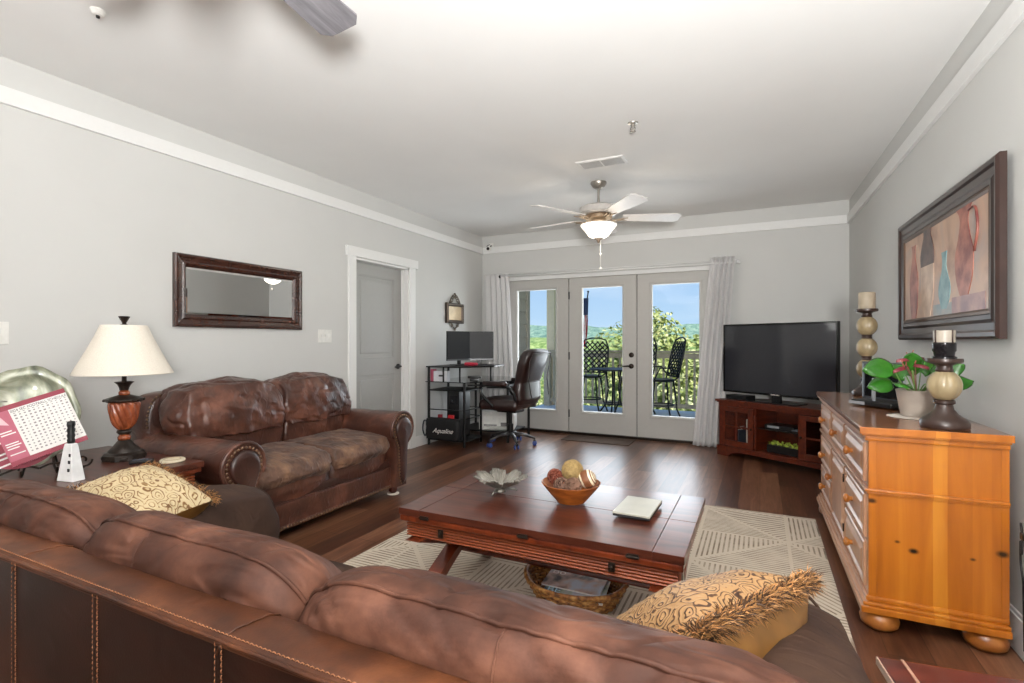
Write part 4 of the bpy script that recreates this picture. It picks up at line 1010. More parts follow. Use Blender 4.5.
def lamp():
    t = thing('table_lamp', 'table lamp with a cream bell shade and carved reddish urn base on the end table', 'lamp', (-3.03, 1.545, EZ), .3)
    dk = plain('antique_black_gold', '#2B221C', .35, .3, .5, 40); urn = wood('burnished_red_urn', '#6B2A14', '#B4623A', (3, 3, 1), 8, .25, .5)
    m = MB()
    m.loft([[((.098+.0*k)*sc*math.cos(k*PI/4+PI/8)*(1.0 if k % 2 else 1.0), .098*sc*math.sin(k*PI/4+PI/8), z) for k in range(8)] for sc, z in ((1, 0), (1, .028), (.92, .036), (.80, .04))])
    for k in range(4): m.ball((.075*math.cos(k*PI/2+PI/4), .075*math.sin(k*PI/2+PI/4), .012), .024, (1, 1, .7))
    m.lathe([(.072, .038), (.07, .048), (.05, .068), (.032, .092), (.026, .10), (0, .10)], n=28); m.build('base', dk, t, True, auto=35)
    m = MB(); m.lathe([(0, .098), (.028, .10), (.03, .115), (.022, .128), (0, .128)], n=24); m.build('lower_neck', urn, t, True)
    m = MB(); m.lathe([(0, .127), (.026, .13), (.034, .142), (.03, .152), (0, .155)], n=24); m.build('lower_collar', dk, t, True)
    def tw(r, z, a): return r*(1+.17*(abs(math.sin(a*6+z*32))**.8-.6))
    m = MB(); m.lathe([(0, .153)]+catmull([(.028, .156), (.046, .18), (.058, .215), (.065, .255), (.066, .285), (.062, .30)], 6, False)+[(0, .302)], n=168, twist=tw)
    m.build('urn_body', urn, t, True)
    m = MB(); m.lathe([(0, .30), (.078, .302), (.088, .31), (.084, .318), (.055, .328), (.03, .336), (0, .337)], n=32); 
    for k in range(12): m.ball((.084*math.cos(k*PI/6), .084*math.sin(k*PI/6), .311), .011, (1, 1, .6), 8, 6)
    m.build('upper_collar', dk, t, True, auto=40)
    m = MB(); m.lathe([(0, .334), (.024, .336), (.026, .35), (.018, .362), (0, .362)], n=20); m.build('upper_neck', urn, t, True)
    m = MB(); m.lathe([(0, .36), (.02, .362), (.022, .375), (.03, .392), (.044, .405), (.04, .406), (.015, .395), (.011, .40), (.011, .46), (0, .46)], n=8); m.build('crown_collar', dk, t, True, auto=35)
    shm, nt, b = newmat('cream_linen_shade'); n = tex(nt, 'ShaderNodeTexNoise', (60, 60, 4), Scale=6, Detail=3)
    r = ramp(nt, n.outputs[0], [(.3, hexc('#DCD3C4')), (.7, hexc('#EAE3D6'))]); nt.links.new(r.outputs[0], b.inputs['Base Color']); b.inputs['Roughness'].default_value = .85
    m = MB(); pr = [(.218, .447), (.220, .450), (.190, .51), (.158, .575), (.128, .64), (.102, .705), (.099, .705), (.125, .64), (.155, .575), (.187, .51), (.215, .450)]
    rings = []; n_ = 48
    for i in range(n_): a = 2*PI*i/n_; rings.append([(r_*math.cos(a), r_*math.sin(a), z) for r_, z in pr])
    m.loft(rings, loop=True, closed=True); m.build('lamp_shade', shm, t, True, auto=50)
    m = MB(); m.tube([(.0, .07, .46), (.0, .085, .58), (0, .05, .70), (0, 0, .712), (0, -.05, .70), (0, -.085, .58), (0, -.07, .46), (0, 0, .452)], .003, 6); m.build('harp', dk, t, True)
    m = MB(); m.lathe([(0, .705), (.012, .707), (.009, .717), (.014, .727), (.026, .750), (.022, .753), (0, .745)], n=8); m.build('finial', dk, t, True, auto=35)
lamp()
# plate stand, glass plate, schedule posters, bell, remote, coaster
ST = thing('plate_stand', 'dark iron scroll stand on the end table holding the scalloped plate', 'stand', (-3.03, 1.19, EZ), math.radians(69.5))
m = MB()
def spiral(cx, cz, r, a0, turns, y=0, sgn=1, n=26): return [(cx+r*(1-.75*i/n)*math.cos(a0+sgn*turns*2*PI*i/n), y, cz+r*(1-.75*i/n)*math.sin(a0+sgn*turns*2*PI*i/n)) for i in range(n+1)]
for sx in (-1, 1):
    m.tube(spiral(sx*.155, .045, .035, 0 if sx > 0 else PI, 1.1, -.03, -sx), .005, 6)
    m.tube(catmull([(sx*.16, -.03, .008), (sx*.09, -.03, .04), (sx*.04, -.02, .045), (0, -.02, .03)], 5, False), .005, 6)
    m.tube([(sx*.05, -.02, .04), (sx*.06, -.06, .01), (sx*.06, -.08, .035)], .005, 6)
    m.tube([(sx*.05, -.02, .04), (sx*.05, .05, .10), (sx*.04, .085, .22)], .005, 6)
    m.tube([(sx*.05, .05, .10), (sx*.07, .13, .006)], .005, 6)
m.tube([(-.04, .085, .22), (.04, .085, .22)], .005, 6); m.build('scroll_frame', M['bronze'], ST, True)
PM = ST.matrix_basis.copy()
def stand_thing(name, label, cat, loc, rx, ry, group=None):
    o = thing(name, label, cat, (0, 0, 0), 0, group); o.matrix_basis = PM @ Matrix.Translation(loc) @ Matrix.Rotation(rx, 4, 'X') @ Matrix.Rotation(ry, 4, 'Y'); return o
pl = stand_thing('decorative_plate', 'tall scalloped silver and green glass plate behind the football schedule', 'plate', (-.035, .03, .275), math.radians(-14), 0)
def plate_ring(s, d): return [(.185*s*math.cos(a*PI/24)*(1+.022*math.cos(a*PI/24*9)), d, .235*s*math.sin(a*PI/24)*(1+.022*math.cos(a*PI/24*9))) for a in range(48)]
pm, nt, b = newmat('smoky_mercury_glass'); n = tex(nt, 'ShaderNodeTexNoise', (1, 1, .5), Scale=7, Detail=5, Distortion=2)
r = ramp(nt, n.outputs[0], [(.35, hexc('#454C3C')), (.5, hexc('#8F927C')), (.68, hexc('#C9C8B8'))]); nt.links.new(r.outputs[0], b.inputs['Base Color']); b.inputs['Roughness'].default_value = .3; b.inputs['Metallic'].default_value = .15; b.inputs['Coat Weight'].default_value = .5
m = MB(); m.loft([plate_ring(s, d) for s, d in ((.98, .012), (1, .006), (.98, 0), (.80, .012), (.74, .02), (.4, .026), (.05, .027))], cap=False)
m.loft([plate_ring(s, d) for s, d in ((.98, .012), (.8, .022), (.7, .030), (.05, .036))], cap=False); m.build('plate_body', pm, pl, True)
m = MB()
for k in range(7): m.tube([(x, y-.004, z) for x, y, z in spiral(-.13+k*.04, .02+.03*math.sin(k*2.1), .032, k, 1.2, .018)], .003, 5)
m.build('scroll_relief', M['nickel'], pl, True)['kind'] = 'stuff'
# schedule cards
def card(name, label, w_, h_, loc, rx, ry, base):
    o = stand_thing(name, label, 'poster', loc, rx, ry, None); m = MB(); m.b2(-w_/2, w_/2, -.0012, .0012, -h_/2, h_/2); m.build('sheet', base, o); return o
back = stand_thing('fan_card', 'round-edged crimson fan card mostly hidden behind the football schedule', 'card', (-.05, -.02, .195), math.radians(-14), math.radians(-22))
m = MB(); m.poly([(.15*math.cos(a*PI/20)*1.0-.02, 0, .145*math.sin(a*PI/20)) for a in range(40)], (0, .0015, 0)); m.build('sheet', M['crimson'], back)
for k, (zz, w_) in enumerate(((.0, .06), (-.05, .05), (-.07, .07), (-.10, .05))):
    m = MB(); m.b2(-.13, -.13+w_, -.0012, -.0004, zz-.004, zz+.004); m.build('printed_line', M['paper'], back)
WC, HC = .275, .27
sch = card('football_schedule', 'white and crimson football schedule card leaning on the plate stand', WC, HC, (-.002, -.055, .230), math.radians(-15), math.radians(-19), M['paper'])
def pr(x0, x1, z0, z1, mat, nm, d=.0022): m = MB(); m.b2(x0, x1, -d, -.0010, z0, z1); return m.build(nm, mat, sch)
pr(-WC/2, WC/2, HC/2-.022, HC/2, M['crimson'], 'top_stripe'); pr(-WC/2, WC/2, -HC/2, -HC/2+.022, M['crimson'], 'bottom_stripe')
pr(-WC/2, -WC/2+.068, -HC/2+.022, HC/2-.022, M['pinkred'], 'side_panel')
text('2024 SEC FOOTBALL SCHEDULE', .0165, M['ink'], sch, (.034, -.0018, HC/2-.034), (PI/2, 0, 0), .0002, sx=.86)
m = MB(); rnd = random.Random(2)
for i in range(12):
    for j in range(13):
        x = -WC/2+.082+i*.0165; z = HC/2-.055-j*.0145; q = rnd.uniform(.0022, .0042)
        if x < WC/2-.006: m.b2(x-q, x+q, -.0018, -.0010, z-q*.8, z+q*.8)
m.build('team_grid', M['greyink'], sch)['kind'] = 'stuff'
m = MB()
for i in range(12): m.b2(-WC/2+.082+i*.0165-.004, -WC/2+.082+i*.0165+.004, -.0018, -.0010, HC/2-.0455, HC/2-.0435)
m.build('grid_header', M['ink'], sch)['kind'] = 'stuff'
for z, w_ in ((.02, .04), (.008, .05), (-.035, .045), (-.046, .05), (-.058, .04), (-.085, .052)):
    pr(-WC/2+.010, -WC/2+.010+w_, z-.0025, z+.0025, M['paper'], 'printed_line', .0028)
m = MB(); m.poly([(-WC/2+.02, -.0024, .06), (-WC/2+.05, -.0024, .045), (-WC/2+.035, -.0024, .09)], (0, -.0006, 0)); m.build('pennant_mark', plain('pale_rose', '#E3B5BE', .5), sch)
b_ = thing('hand_bell', 'white tapered bell with a black ridged handle in front of the football schedule', 'bell', (-2.77, 1.20, EZ), .2)
m = MB(); m.loft([[(sx*w_, sy*d_, z) for sx, sy in ((-1, -1), (1, -1), (1, 1), (-1, 1))] for w_, d_, z in ((.050, .030, 0), (.047, .028, .004), (.024, .016, .150), (.020, .014, .165))]); o = m.build('bell_body', plain('white_enamel', '#EDEDEC', .25), b_)
bv = o.modifiers.new('b', 'BEVEL'); bv.width = .006; bv.segments = 3
m = MB(); m.lathe([(0, .163), (.013, .165), (.015, .18), (.012, .187), (.016, .20), (.012, .21), (.016, .224), (.012, .234), (.016, .247), (.014, .262), (0, .265)], n=18); m.build('handle', M['blackp'], b_, True)
for z, w_ in ((.115, .010), (.085, .012), (.05, .012)): m = MB(); m.box((.020, -.016-(.15-z)*.082-.001, z), (w_, .002, .014)); m.build('side_mark', M['ink'], b_)
t = thing('remote_control', 'small black remote control on the end table beside the lamp', 'remote', (-2.835, 1.525, EZ), -.7)
m = MB(); m.box((0, 0, .009), (.05, .10, .017), .006, seg=3); m.build('body', M['blackp'], t, True, auto=50)
m = MB(); 
for i in range(3):
    for j in range(4): m.box((-.012+i*.012, -.03+j*.018, .0185), (.007, .008, .002))
o = m.build('buttons', plain('grey_button', '#5A5F70', .4), t); o['kind'] = 'stuff'
t = thing('coaster', 'round cream coaster with a brown rim near the corner of the end table', 'coaster', (-2.73, 1.615, EZ))
m = MB(); m.lathe([(0, 0), (.054, 0), (.057, .003), (.057, .010), (.054, .013), (0, .013)], n=32); m.build('disc', plain('cream_stone_b', '#D8CCB2', .5, noise_amt=.06), t, True, auto=40)
m = MB(); m.tube([(.038*math.cos(a*PI/12), .038*math.sin(a*PI/12), .0132) for a in range(24)], .0015, 5, loop=True); m.build('engraved_ring', plain('tan_ring', '#A98F67', .5), t, True)

# ================================================================= WALL ITEMS
def moulded_frame(parent, w_, h_, prof, mat, name='frame'):
    m = MB(); m.loft(frame_rings(w_, h_, prof), cap=False); return m.build(name, mat, parent)
frm = wood('espresso_frame', '#2A1510', '#4A2A1E', (2, 2, 2), 5, .25, .5)
mi = thing('wall_mirror', 'wide mirror in a dark brown moulded frame above the loveseat', 'mirror', (LX, 2.655, 1.573), PI/2)
moulded_frame(mi, 1.07, .505, [(0, .0), (0, .028), (.008, .036), (.018, .036), (.03, .028), (.05, .024), (.062, .030), (.072, .028), (.082, .016), (.088, .010)], frm)
mm_, nt, b = newmat('mirror_silver'); b.inputs['Metallic'].default_value = 1; b.inputs['Roughness'].default_value = .02; b.inputs['Base Color'].default_value = (.82, .83, .83, 1)
n = tex(nt, 'ShaderNodeTexNoise', (1, 1, 1), Scale=2); 
m = MB(); m.loft(frame_rings(.92, .34, [(0, .008), (.022, .0115)]), cap=False); m.b2(-.44, .44, -.0115, -.006, -.15, .15); m.build('mirror_glass', mm_, mi)
def switch(y, z, n_, label, lx=LX, rz=PI/2, nm='light_switch'):
    t = thing(nm, label, 'switch', (lx, y, z), rz); w_ = .07+.046*(n_-1)
    m = MB(); m.box((0, -.003, 0), (w_, .006, .118), .003); m.build('plate', M['whitep'], t)
    for k in range(n_): m = MB(); m.box(((k-(n_-1)/2)*.046, -.010, .004), (.010, .014, .022), .002); m.box(((k-(n_-1)/2)*.046, -.0065, 0), (.022, .003, .045), .001); m.build('toggle', M['whitep'], t)
switch(3.47, 1.27, 3, 'white triple light switch plate between the mirror and the interior door')
switch(1.245, 1.265, 1, 'white light switch plate at the left edge of the picture above the lamp table')
t = thing('power_outlet', 'white wall outlet beside the near end of the pine sideboard', 'outlet', (RX(2.52), 2.52, .52), -PI/2)
m = MB(); m.box((0, -.003, 0), (.075, .006, .118), .003); m.build('plate', M['whitep'], t)
for z in (-.02, .02): m = MB(); m.box((0, -.0065, z), (.03, .003, .026), .002); m.build('socket', M['trim'], t)
t = thing('black_cord', 'black power cord and plug hanging beside the pine sideboard', 'cord', (RX(2.55), 2.52, .52), -PI/2)
m = MB(); m.box((.0, -.03, -.02), (.03, .05, .026), .005); m.build('plug', M['blackp'], t)
m = MB(); P = catmull([(0, -.05, -.02), (-.03, -.045, .02), (-.06, -.03, -.03), (-.05, -.035, -.10), (-.075, -.03, -.06), (-.08, -.028, -.14), (-.055, -.03, -.2), (-.08, -.02, -.26), (-.085, -.015, -.48)], 6, False); m.tube(P, .004, 6); m.build('cable', M['blackp'], t, True)
# baroque wall plaque
t = thing('wall_plaque', 'small ornate bronze scroll-topped framed plaque on the wall above the monitors', 'plaque', (LX, 5.66, 1.585), PI/2)
moulded_frame(t, .40, .26, [(0, 0), (0, .03), (.012, .045), (.03, .04), (.045, .02), (.05, .02)], plain('antique_pewter_gold', '#4A4038', .35, .7, .3, 40))
m = MB(); m.b2(-.16, .16, -.022, -.004, -.09, .09); m.build('panel', plain('aged_parchment', '#B39B78', .3, .3, .25, 9), t)
m = MB()
for sx in (-1, 1):
    m.tube([(a+0, b_-.02, c) for a, b_, c in spiral(sx*.07, .165, .04, -PI/2, 1.2, 0, sx)], .009, 6)
    m.tube([(a+0, b_-.02, c) for a, b_, c in spiral(sx*.035, .215, .028, -PI/2, 1.0, 0, -sx)], .008, 6)
    m.tube([(a+0, b_-.02, c) for a, b_, c in spiral(sx*.06, -.155, .03, PI/2, 1.1, 0, -sx)], .008, 6)
    m.tube([(sx*.13, -.02, .13), (sx*.10, -.02, .18), (sx*.05, -.02, .23), (0, -.02, .245)], .008, 6)
    m.tube([(sx*.10, -.02, -.13), (sx*.05, -.02, -.17), (0, -.02, -.205)], .008, 6)
m.ball((0, -.02, .25), .016); m.ball((0, -.02, -.21), .016); m.build('scrollwork', plain('antique_bronze', '#6E6458', .3, .8, .3, 40), t, True)
# framed vase painting
ART = thing('framed_painting', 'large framed painting of four vases on the right wall above the sideboard', 'painting', (RX(3.48)-.022, 3.485, 1.61), -PI/2+RA)
moulded_frame(ART, 1.52, .76, [(0, 0), (0, .024), (.012, .034), (.03, .032), (.04, .022), (.07, .018), (.085, .024), (.105, .022), (.11, .016)], plain('espresso_gloss', '#2E1B15', .3, 0, .3, 8, coat=.3))
moulded_frame(ART, 1.33, .542, [(0, .016), (0, .022), (.012, .024), (.022, .018), (.024, .012)], plain('bead_bronze', '#5A4436', .35, .5), 'beaded_liner')
cm, nt, b = newmat('painted_canvas'); n = tex(nt, 'ShaderNodeTexNoise', (1, 1, 1), Scale=3.2, Detail=7, Distortion=.7)
r = ramp(nt, n.outputs[0], [(.3, hexc('#8F6A58')), (.5, hexc('#C4A086')), (.7, hexc('#A8968E'))]); nt.links.new(r.outputs[0], b.inputs['Base Color']); b.inputs['Roughness'].default_value = .35
m = MB(); m.b2(-.65, .65, -.016, -.004, -.255, .255); m.build('canvas', cm, ART)
def mott(nm, a, b__, sc=12): 
    q, nt, b = newmat(nm); n = tex(nt, 'ShaderNodeTexNoise', (1, 1, 1), Scale=sc, Detail=6); r = ramp(nt, n.outputs[0], [(.35, hexc(a)), (.65, hexc(b__))]); nt.links.new(r.outputs[0], b.inputs['Base Color']); b.inputs['Roughness'].default_value = .4; return q
def pvase(cx, z0, z1, prof, mat, nm='painted_vase', d=.0185):
    L_ = [(cx-r_, -d, z0+(z1-z0)*f) for f, r_ in prof]; R_ = [(cx+r_, -d, z0+(z1-z0)*f) for f, r_ in prof]
    m = MB(); n_ = len(prof)
    a = [m.bm.verts.new(p) for p in L_]; c = [m.bm.verts.new(p) for p in R_]
    for i in range(n_-1): m.bm.faces.new((a[i], c[i], c[i+1], a[i+1]))
    r_ = bmesh.ops.extrude_face_region(m.bm, geom=m.bm.faces[:]); bmesh.ops.translate(m.bm, verts=[v for v in r_['geom'] if isinstance(v, bmesh.types.BMVert)], vec=(0, .0035, 0))
    return m.build(nm, mat, ART)
m = MB(); m.b2(.20, .60, -.018, -.015, -.25, -.17); m.build('painted_table_block', mott('rose_block', '#8A6A6E', '#B58E86'), ART)
m = MB(); m.b2(-.08, .20, -.018, -.015, -.25, -.19); m.build('painted_table_block', mott('blue_block', '#7F8C93', '#A49C92'), ART)
pvase(-.45, -.25, .20, catmull([(0, .04), (.15, .07), (.5, .085), (.7, .055), (.85, .028), (.95, .03), (1, .045)], 4, False), mott('terracotta_paint', '#7E4038', '#B0705E'))
pvase(-.19, -.25, .27, catmull([(0, .05), (.2, .10), (.45, .115), (.58, .11)], 4, False), mott('cream_vase_paint', '#B79A84', '#D6BCA6'))
pvase(-.19, .045, .27, catmull([(0, .112), (.3, .12), (.6, .085), (.8, .06), (1, .085)], 4, False), mott('dark_brown_vase_paint', '#3E2E2C', '#6A5048'), d=.0195)
pvase(.09, -.22, .08, catmull([(0, .04), (.25, .085), (.45, .08), (.65, .04), (.85, .028), (1, .042)], 4, False), mott('turquoise_paint', '#5F8790', '#8FB0B0'))
pvase(.36, -.17, .25, catmull([(0, .05), (.2, .10), (.45, .115), (.65, .075), (.82, .05), (.92, .06), (1, .095)], 4, False), mott('red_pitcher_paint', '#7A3630', '#B5735F'))
m = MB(); m.tube(catmull([(.42, -.018, .22), (.50, -.018, .22), (.53, -.018, .12), (.49, -.018, .02)], 5, False), .008, 5, flat=.3); m.build('painted_handle', mott('red_handle_paint', '#6E3230', '#9A5E50'), ART, True)

# ================================================================= CURTAINS
def curtain(name, label, xt0, xt1, xb0, xb1, y, z0, z1, nf, seed):
    m = MB(); N = nf*12; R_ = 34; g = []
    for j in range(R_+1):
        t = j/R_; row = []
        for i in range(N+1):
            u = i/N; s_ = t**.9
            x = (xt0*(1-s_)+xb0*s_)*(1-u)+(xt1*(1-s_)+xb1*s_)*u
            ph = u*nf*2*PI; a = .032+.006*math.sin(seed+u*5)
            yy = y + a*math.sin(ph+.35*math.sin(t*4+seed))+.010*noise.noise(Vector((u*6, t*3, seed)))
            x += .010*math.sin(2*ph+seed)+.008*noise.noise(Vector((u*5, t*4, seed+4)))*t
            row.append(m.bm.verts.new((x, yy, z1+(z0-z1)*t)))
        g.append(row)
    for j in range(R_):
        for i in range(N): m.bm.faces.new((g[j][i], g[j][i+1], g[j+1][i+1], g[j+1][i]))
    o = m.build(name, M['white_cloth'], None, True); md = o.modifiers.new('s', 'SOLIDIFY'); md.thickness = .002
    place(o, ((xb0+xb1)/2, y, z0)); tag(o, label, 'curtain'); o['group'] = 'curtains on the patio door rod'; return o
CY = BY-.10
curtain('curtain', 'pale grey curtain gathered at the left of the patio doors behind the desk', -3.50, -3.13, -3.46, -3.02, CY, .02, 2.16, 5, 1)
curtain('curtain', 'pale grey curtain gathered at the right of the patio doors beside the television', -.50, -.25, -.70, -.38, CY, .004, 2.19, 5, 5)
t = thing('curtain_rod', 'long thin white curtain rod above the patio doors', 'curtain rod', (-1.75, CY, 2.12))
m = MB(); m.tube([(-1.47, 0, 0), (1.5, 0, 0)], .012, 10); m.tube([(-1.47, .035, .03), (1.5, .035, .03)], .008, 10); m.build('rod', M['trim'], t, True)
for x in (-1.50, 1.53): m = MB(); m.ball((x, 0, 0), .022); m.tube([(x, 0, 0), (x, .06, 0), (x, .093, 0)], .008, 8); m.build('end_cap', M['black'] if x < 0 else M['trim'], t, True)

# ================================================================= TV STAND + TV (set across the corner)
TR = -math.atan2(.54, .84)
tv = thing('tv_stand', 'cherry corner media console with glass doors under the television', 'tv stand', (.146, 5.63, 0), TR)
def foot_poly(e, z0, z1, m, x=.65, dpt=.42): m.poly([(-x-e, -e, z0), (x+e, -e, z0), (x+e, .08+e*.3, z0), (.35+e*.5, dpt, z0), (-.35-e*.5, dpt, z0), (-x-e, .08+e*.3, z0)], (0, 0, z1-z0))
m = MB(); foot_poly(.028, .577, .60, m); foot_poly(.015, .565, .577, m); m.build('tabletop', M['cherry'], tv)
m = MB(); foot_poly(-.004, .09, .11, m); foot_poly(-.004, .545, .565, m)
m.poly([(-.64, .07, .11), (-.345, .41, .11), (-.335, .40, .11), (-.63, .062, .11)], (0, 0, .44)); m.poly([(.64, .07, .11), (.345, .41, .11), (.335, .40, .11), (.63, .062, .11)], (0, 0, .44)); m.b2(-.345, .345, .40, .41, .11, .55)
for x in (-.647, -.235, .21, .632): m.b2(x, x+.018, .0, .07 if abs(x) > .5 else .36, .10, .56)
m.b2(-.65, .65, 0, .018, .535, .565); m.build('carcass', M['cherry'], tv)
m = MB(); e = .012
m.poly([(-.65-e, -e, .06), (.65+e, -e, .06), (.65+e, .02, .06), (-.65-e, .02, .06)], (0, 0, .045))
for sx in (-1, 1):
    m.poly([(sx*(.65+e), -e, 0), (sx*.53, -e, 0), (sx*.50, -e, .035), (sx*.42, -e, .06), (sx*(.65+e), -e, .06)], (0, .032, 0))
m.poly([(-.65-e, .02, .0), (-.65-e+.02, .02, .0), (-.36, .41, .0), (-.38, .41, .0)], (0, 0, .10)); m.poly([(.65+e-.02, .02, .0), (.65+e, .02, .0), (.38, .41, .0), (.36, .41, .0)], (0, 0, .10)); m.build('plinth', M['cherry'], tv)
for x0, x1, hs in ((-.627, -.237, 1), (.23, .63, -1)):
    m = MB(); w_ = .062; z0, z1 = .115, .53
    m.b2(x0, x0+w_, -.018, 0, z0, z1, .003); m.b2(x1-w_, x1, -.018, 0, z0, z1, .003); m.b2(x0+w_, x1-w_, -.018, 0, z0, z0+w_, .003); m.b2(x0+w_, x1-w_, -.018, 0, z1-w_*.8, z1, .003)
    cx = (x0+x1)/2; cz = (z0+z1)/2; m.b2(cx-.009, cx+.009, -.015, -.003, z0+w_, z1-w_*.8); m.b2(x0+w_, x1-w_, -.0145, -.0035, cz-.009, cz+.009)
    d = m.build('cabinet_door', M['cherry'], tv)
    m = MB(); m.b2(x0+w_, x1-w_, -.008, -.006, z0+w_, z1-w_*.8); m.build('door_glass', M['glass'], d)
    m = MB(); kx = (x1-.02) if hs > 0 else (x0+.02); m.ball((kx, -.03, cz+.0), .012); m.tube([(kx, -.018, cz), (kx, -.03, cz)], .005); m.build('knob', M['bronze'], d, True)
m = MB(); m.b2(-.215, .21, .03, .38, .335, .343); m.build('glass_shelf', plain('smoked_shelf', '#2E2A28', .15), tv)
def on_tv(name, label, cat, x, y, z, rz=0, group=None):
    p = tv.matrix_basis @ Vector((x, y, z)); return thing(name, label, cat, tuple(p), TR+rz, group)
t = on_tv('cable_box', 'black cable box with grey front on the upper glass shelf of the media console', 'cable box', -.02, .17, .344)
m = MB(); m.box((0, 0, .022), (.30, .2, .04), .004); m.build('case', M['blackp'], t); m = MB(); m.b2(-.12, .0, -.102, -.1, .012, .034); m.build('front_display', plain('grey_display', '#8E9296', .3), t)
t = on_tv('game_controller', 'dark grey game controller beside the cable box on the console shelf', 'controller', .16, .10, .344)
m = MB(); m.box((0, 0, .015), (.07, .05, .028), .012, seg=3); m.ball((-.04, -.01, .014), .02, (1, 1.4, .8)); m.ball((.0395, -.01, .014), .02, (1, 1.4, .8)); m.build('body', plain('gunmetal', '#5C6066', .3, .4), t, True)
t = on_tv('planter_box', 'low black planter of yellow-green leaves on the lower shelf of the media console', 'planter', .03, .12, .111)
m = MB(); m.b2(-.17, .17, -.06, .06, 0, .075, .004); m.build('trough', M['blackp'], t)
m = MB(); rnd = random.Random(3)
for _ in range(260):
    p = Vector((rnd.uniform(-.16, .16), rnd.uniform(-.05, .05), .075+rnd.uniform(0, .035))); n_ = Vector((rnd.gauss(0, .5), rnd.gauss(-.3, .5), 1)).normalized(); a = n_.orthogonal().normalized(); a.rotate(Matrix.Rotation(rnd.uniform(0, 6), 3, n_)); b2_ = n_.cross(a); s_ = rnd.uniform(.008, .016)
    m.bm.faces.new([m.bm.verts.new(q) for q in (p-a*s_, p+b2_*s_*.6+n_*.004, p+a*s_, p-b2_*s_*.6)])
m.build('leaves', plain('lime_leaves', '#A7B84A', .5, noise_amt=.3, nscale=40), t)['kind'] = 'stuff'
cols = ['#B9B0A6', '#D6D2CB', '#E4E1DC', '#3A3F4A', '#7A2A2A', '#C8C0B2', '#5B6470']
lab = ['pale grey book spine standing in the left cabinet of the console', 'cream book standing in the left cabinet of the console', 'tall white book in the left cabinet of the console', 'dark blue-grey book in the left cabinet of the console', 'dark red book in the left cabinet of the console']
x = -.36
for k in range(5):
    w_ = (.016, .02, .014, .022, .018)[k]; h_ = (.30, .33, .34, .18, .2)[k]
    t = on_tv('book', lab[k], 'book', (-.34, -.315, -.29, -.44, -.47)[k], .10, .111, 0, 'books in the console cabinet')
    m = MB(); m.b2(-w_/2, w_/2, -.07, .07, 0, h_, .002); m.build('cover', plain('book_cloth_%d' % k, cols[k], .6), t); m = MB(); m.b2(-w_/2+.002, w_/2-.002, -.066, .072, .004, h_+.001); m.build('pages', M['paper'], t)
# television
TVW, TVH = 1.19, .735
t = on_tv('television', 'large flat black television on the corner console', 'television', -.095, .15, .601)
m = MB(); m.loft(frame_rings(TVW, TVH, [(.02, -.03), (0, -.02), (0, .02), (.003, .024), (.018, .024), (.020, .019)]), cap=False); q = m
bmesh.ops.translate(q.bm, verts=q.bm.verts[:], vec=(0, 0, .07+TVH/2)); q.build('bezel', plain('gloss_black_bezel', '#0C0D0E', .15), t)
m = MB(); m.b2(-TVW/2+.015, TVW/2-.015, -.0195, .03, .07+.015, .07+TVH-.015); m.build('screen', plain('dark_screen_glass', '#2C2D32', .12, noise_amt=.02, coat=.6), t)
m = MB(); m.box((0, .05, .07+TVH/2), (TVW*.7, .06, TVH*.6), .02); m.build('rear_housing', M['blackp'], t)
m = MB(); m.b2(-.045, .045, -.01, .03, .010, .10, .004); m.build('neck', M['blackp'], t)
m = MB(); m.b2(-.26, .26, -.11, .10, 0, .010, .004); m.build('base', plain('gloss_black_base', '#101112', .08), t)
text('SAMSUNG', .02, M['paper'], t, (0, -.0245, .0795), (PI/2, 0, 0), .0003)
t = on_tv('set_top_box', 'low black box beside the television base on the console top', 'box', -.48, .13, .601)
m = MB(); m.b2(-.12, .12, -.08, .08, .004, .048, .004); m.build('case', M['blackp'], t)
for sx in (-1, 1): m = MB(); m.lathe([(0, 0), (.01, 0), (.01, .005), (0, .005)], (sx*.1, 0, 0), 10); m.build('foot', M['blackp'], t)

# ================================================================= PINE SIDEBOARD
DR = .0095
db = thing('pine_sideboard', 'honey pine sideboard with bun feet and knobbed drawers along the right wall', 'sideboard', (.415, 2.62, 0), DR)
DL, DD = 1.63, .455     # local x = depth towards the wall, local y = length
m = MB(); m.b2(.012, DD-.012, .004, DL-.004, .10, .80); m.build('carcass', M['pine_front_glare'], db)
m = MB(); m.b2(.02, DD-.02, 0, .012, .12, .80); m.b2(.0, .03, -.002, .012, .12, .80, .002); m.b2(DD-.025, DD, -.002, .012, .12, .80, .002); m.build('side_panel', M['pine_side'], db)
m = MB(); m.b2(.0, .02, .0, DL, .12, .80); m.build('front_frame', M['pine_front_glare'], db)
def slab(m, e, z0, z1, back=0, b=0): m.b2(-e, DD+back, -e, DL+e, z0, z1, b)
m = MB(); slab(m, .034, .835, .860, .005, .006); m.build('top_board', M['pine_top'], db)
m = MB(); slab(m, .026, .822, .835, 0, .003); slab(m, .014, .800, .822, 0, .006); 
o = m.build('cornice', M['pine_side'], db)
m = MB(); m.b2(-.036, DD+.003, -.0385, -.034, .832, .860, .001); m.build('end_edge_band', M['pine_side'], db)
m = MB(); slab(m, .014, .583, .597, 0, .005); slab(m, .007, .574, .583, 0, .002); m.build('waist_moulding', M['pine_side'], db)
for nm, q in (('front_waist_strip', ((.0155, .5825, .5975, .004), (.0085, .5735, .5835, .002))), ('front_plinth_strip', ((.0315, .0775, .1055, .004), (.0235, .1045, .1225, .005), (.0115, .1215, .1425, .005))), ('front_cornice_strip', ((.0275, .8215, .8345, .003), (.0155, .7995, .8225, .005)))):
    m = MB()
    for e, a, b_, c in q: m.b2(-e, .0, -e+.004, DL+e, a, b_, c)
    m.build(nm, M['pine_front_glare'], db)  # strips repeat the moulding fronts to carry the glare-paled colour
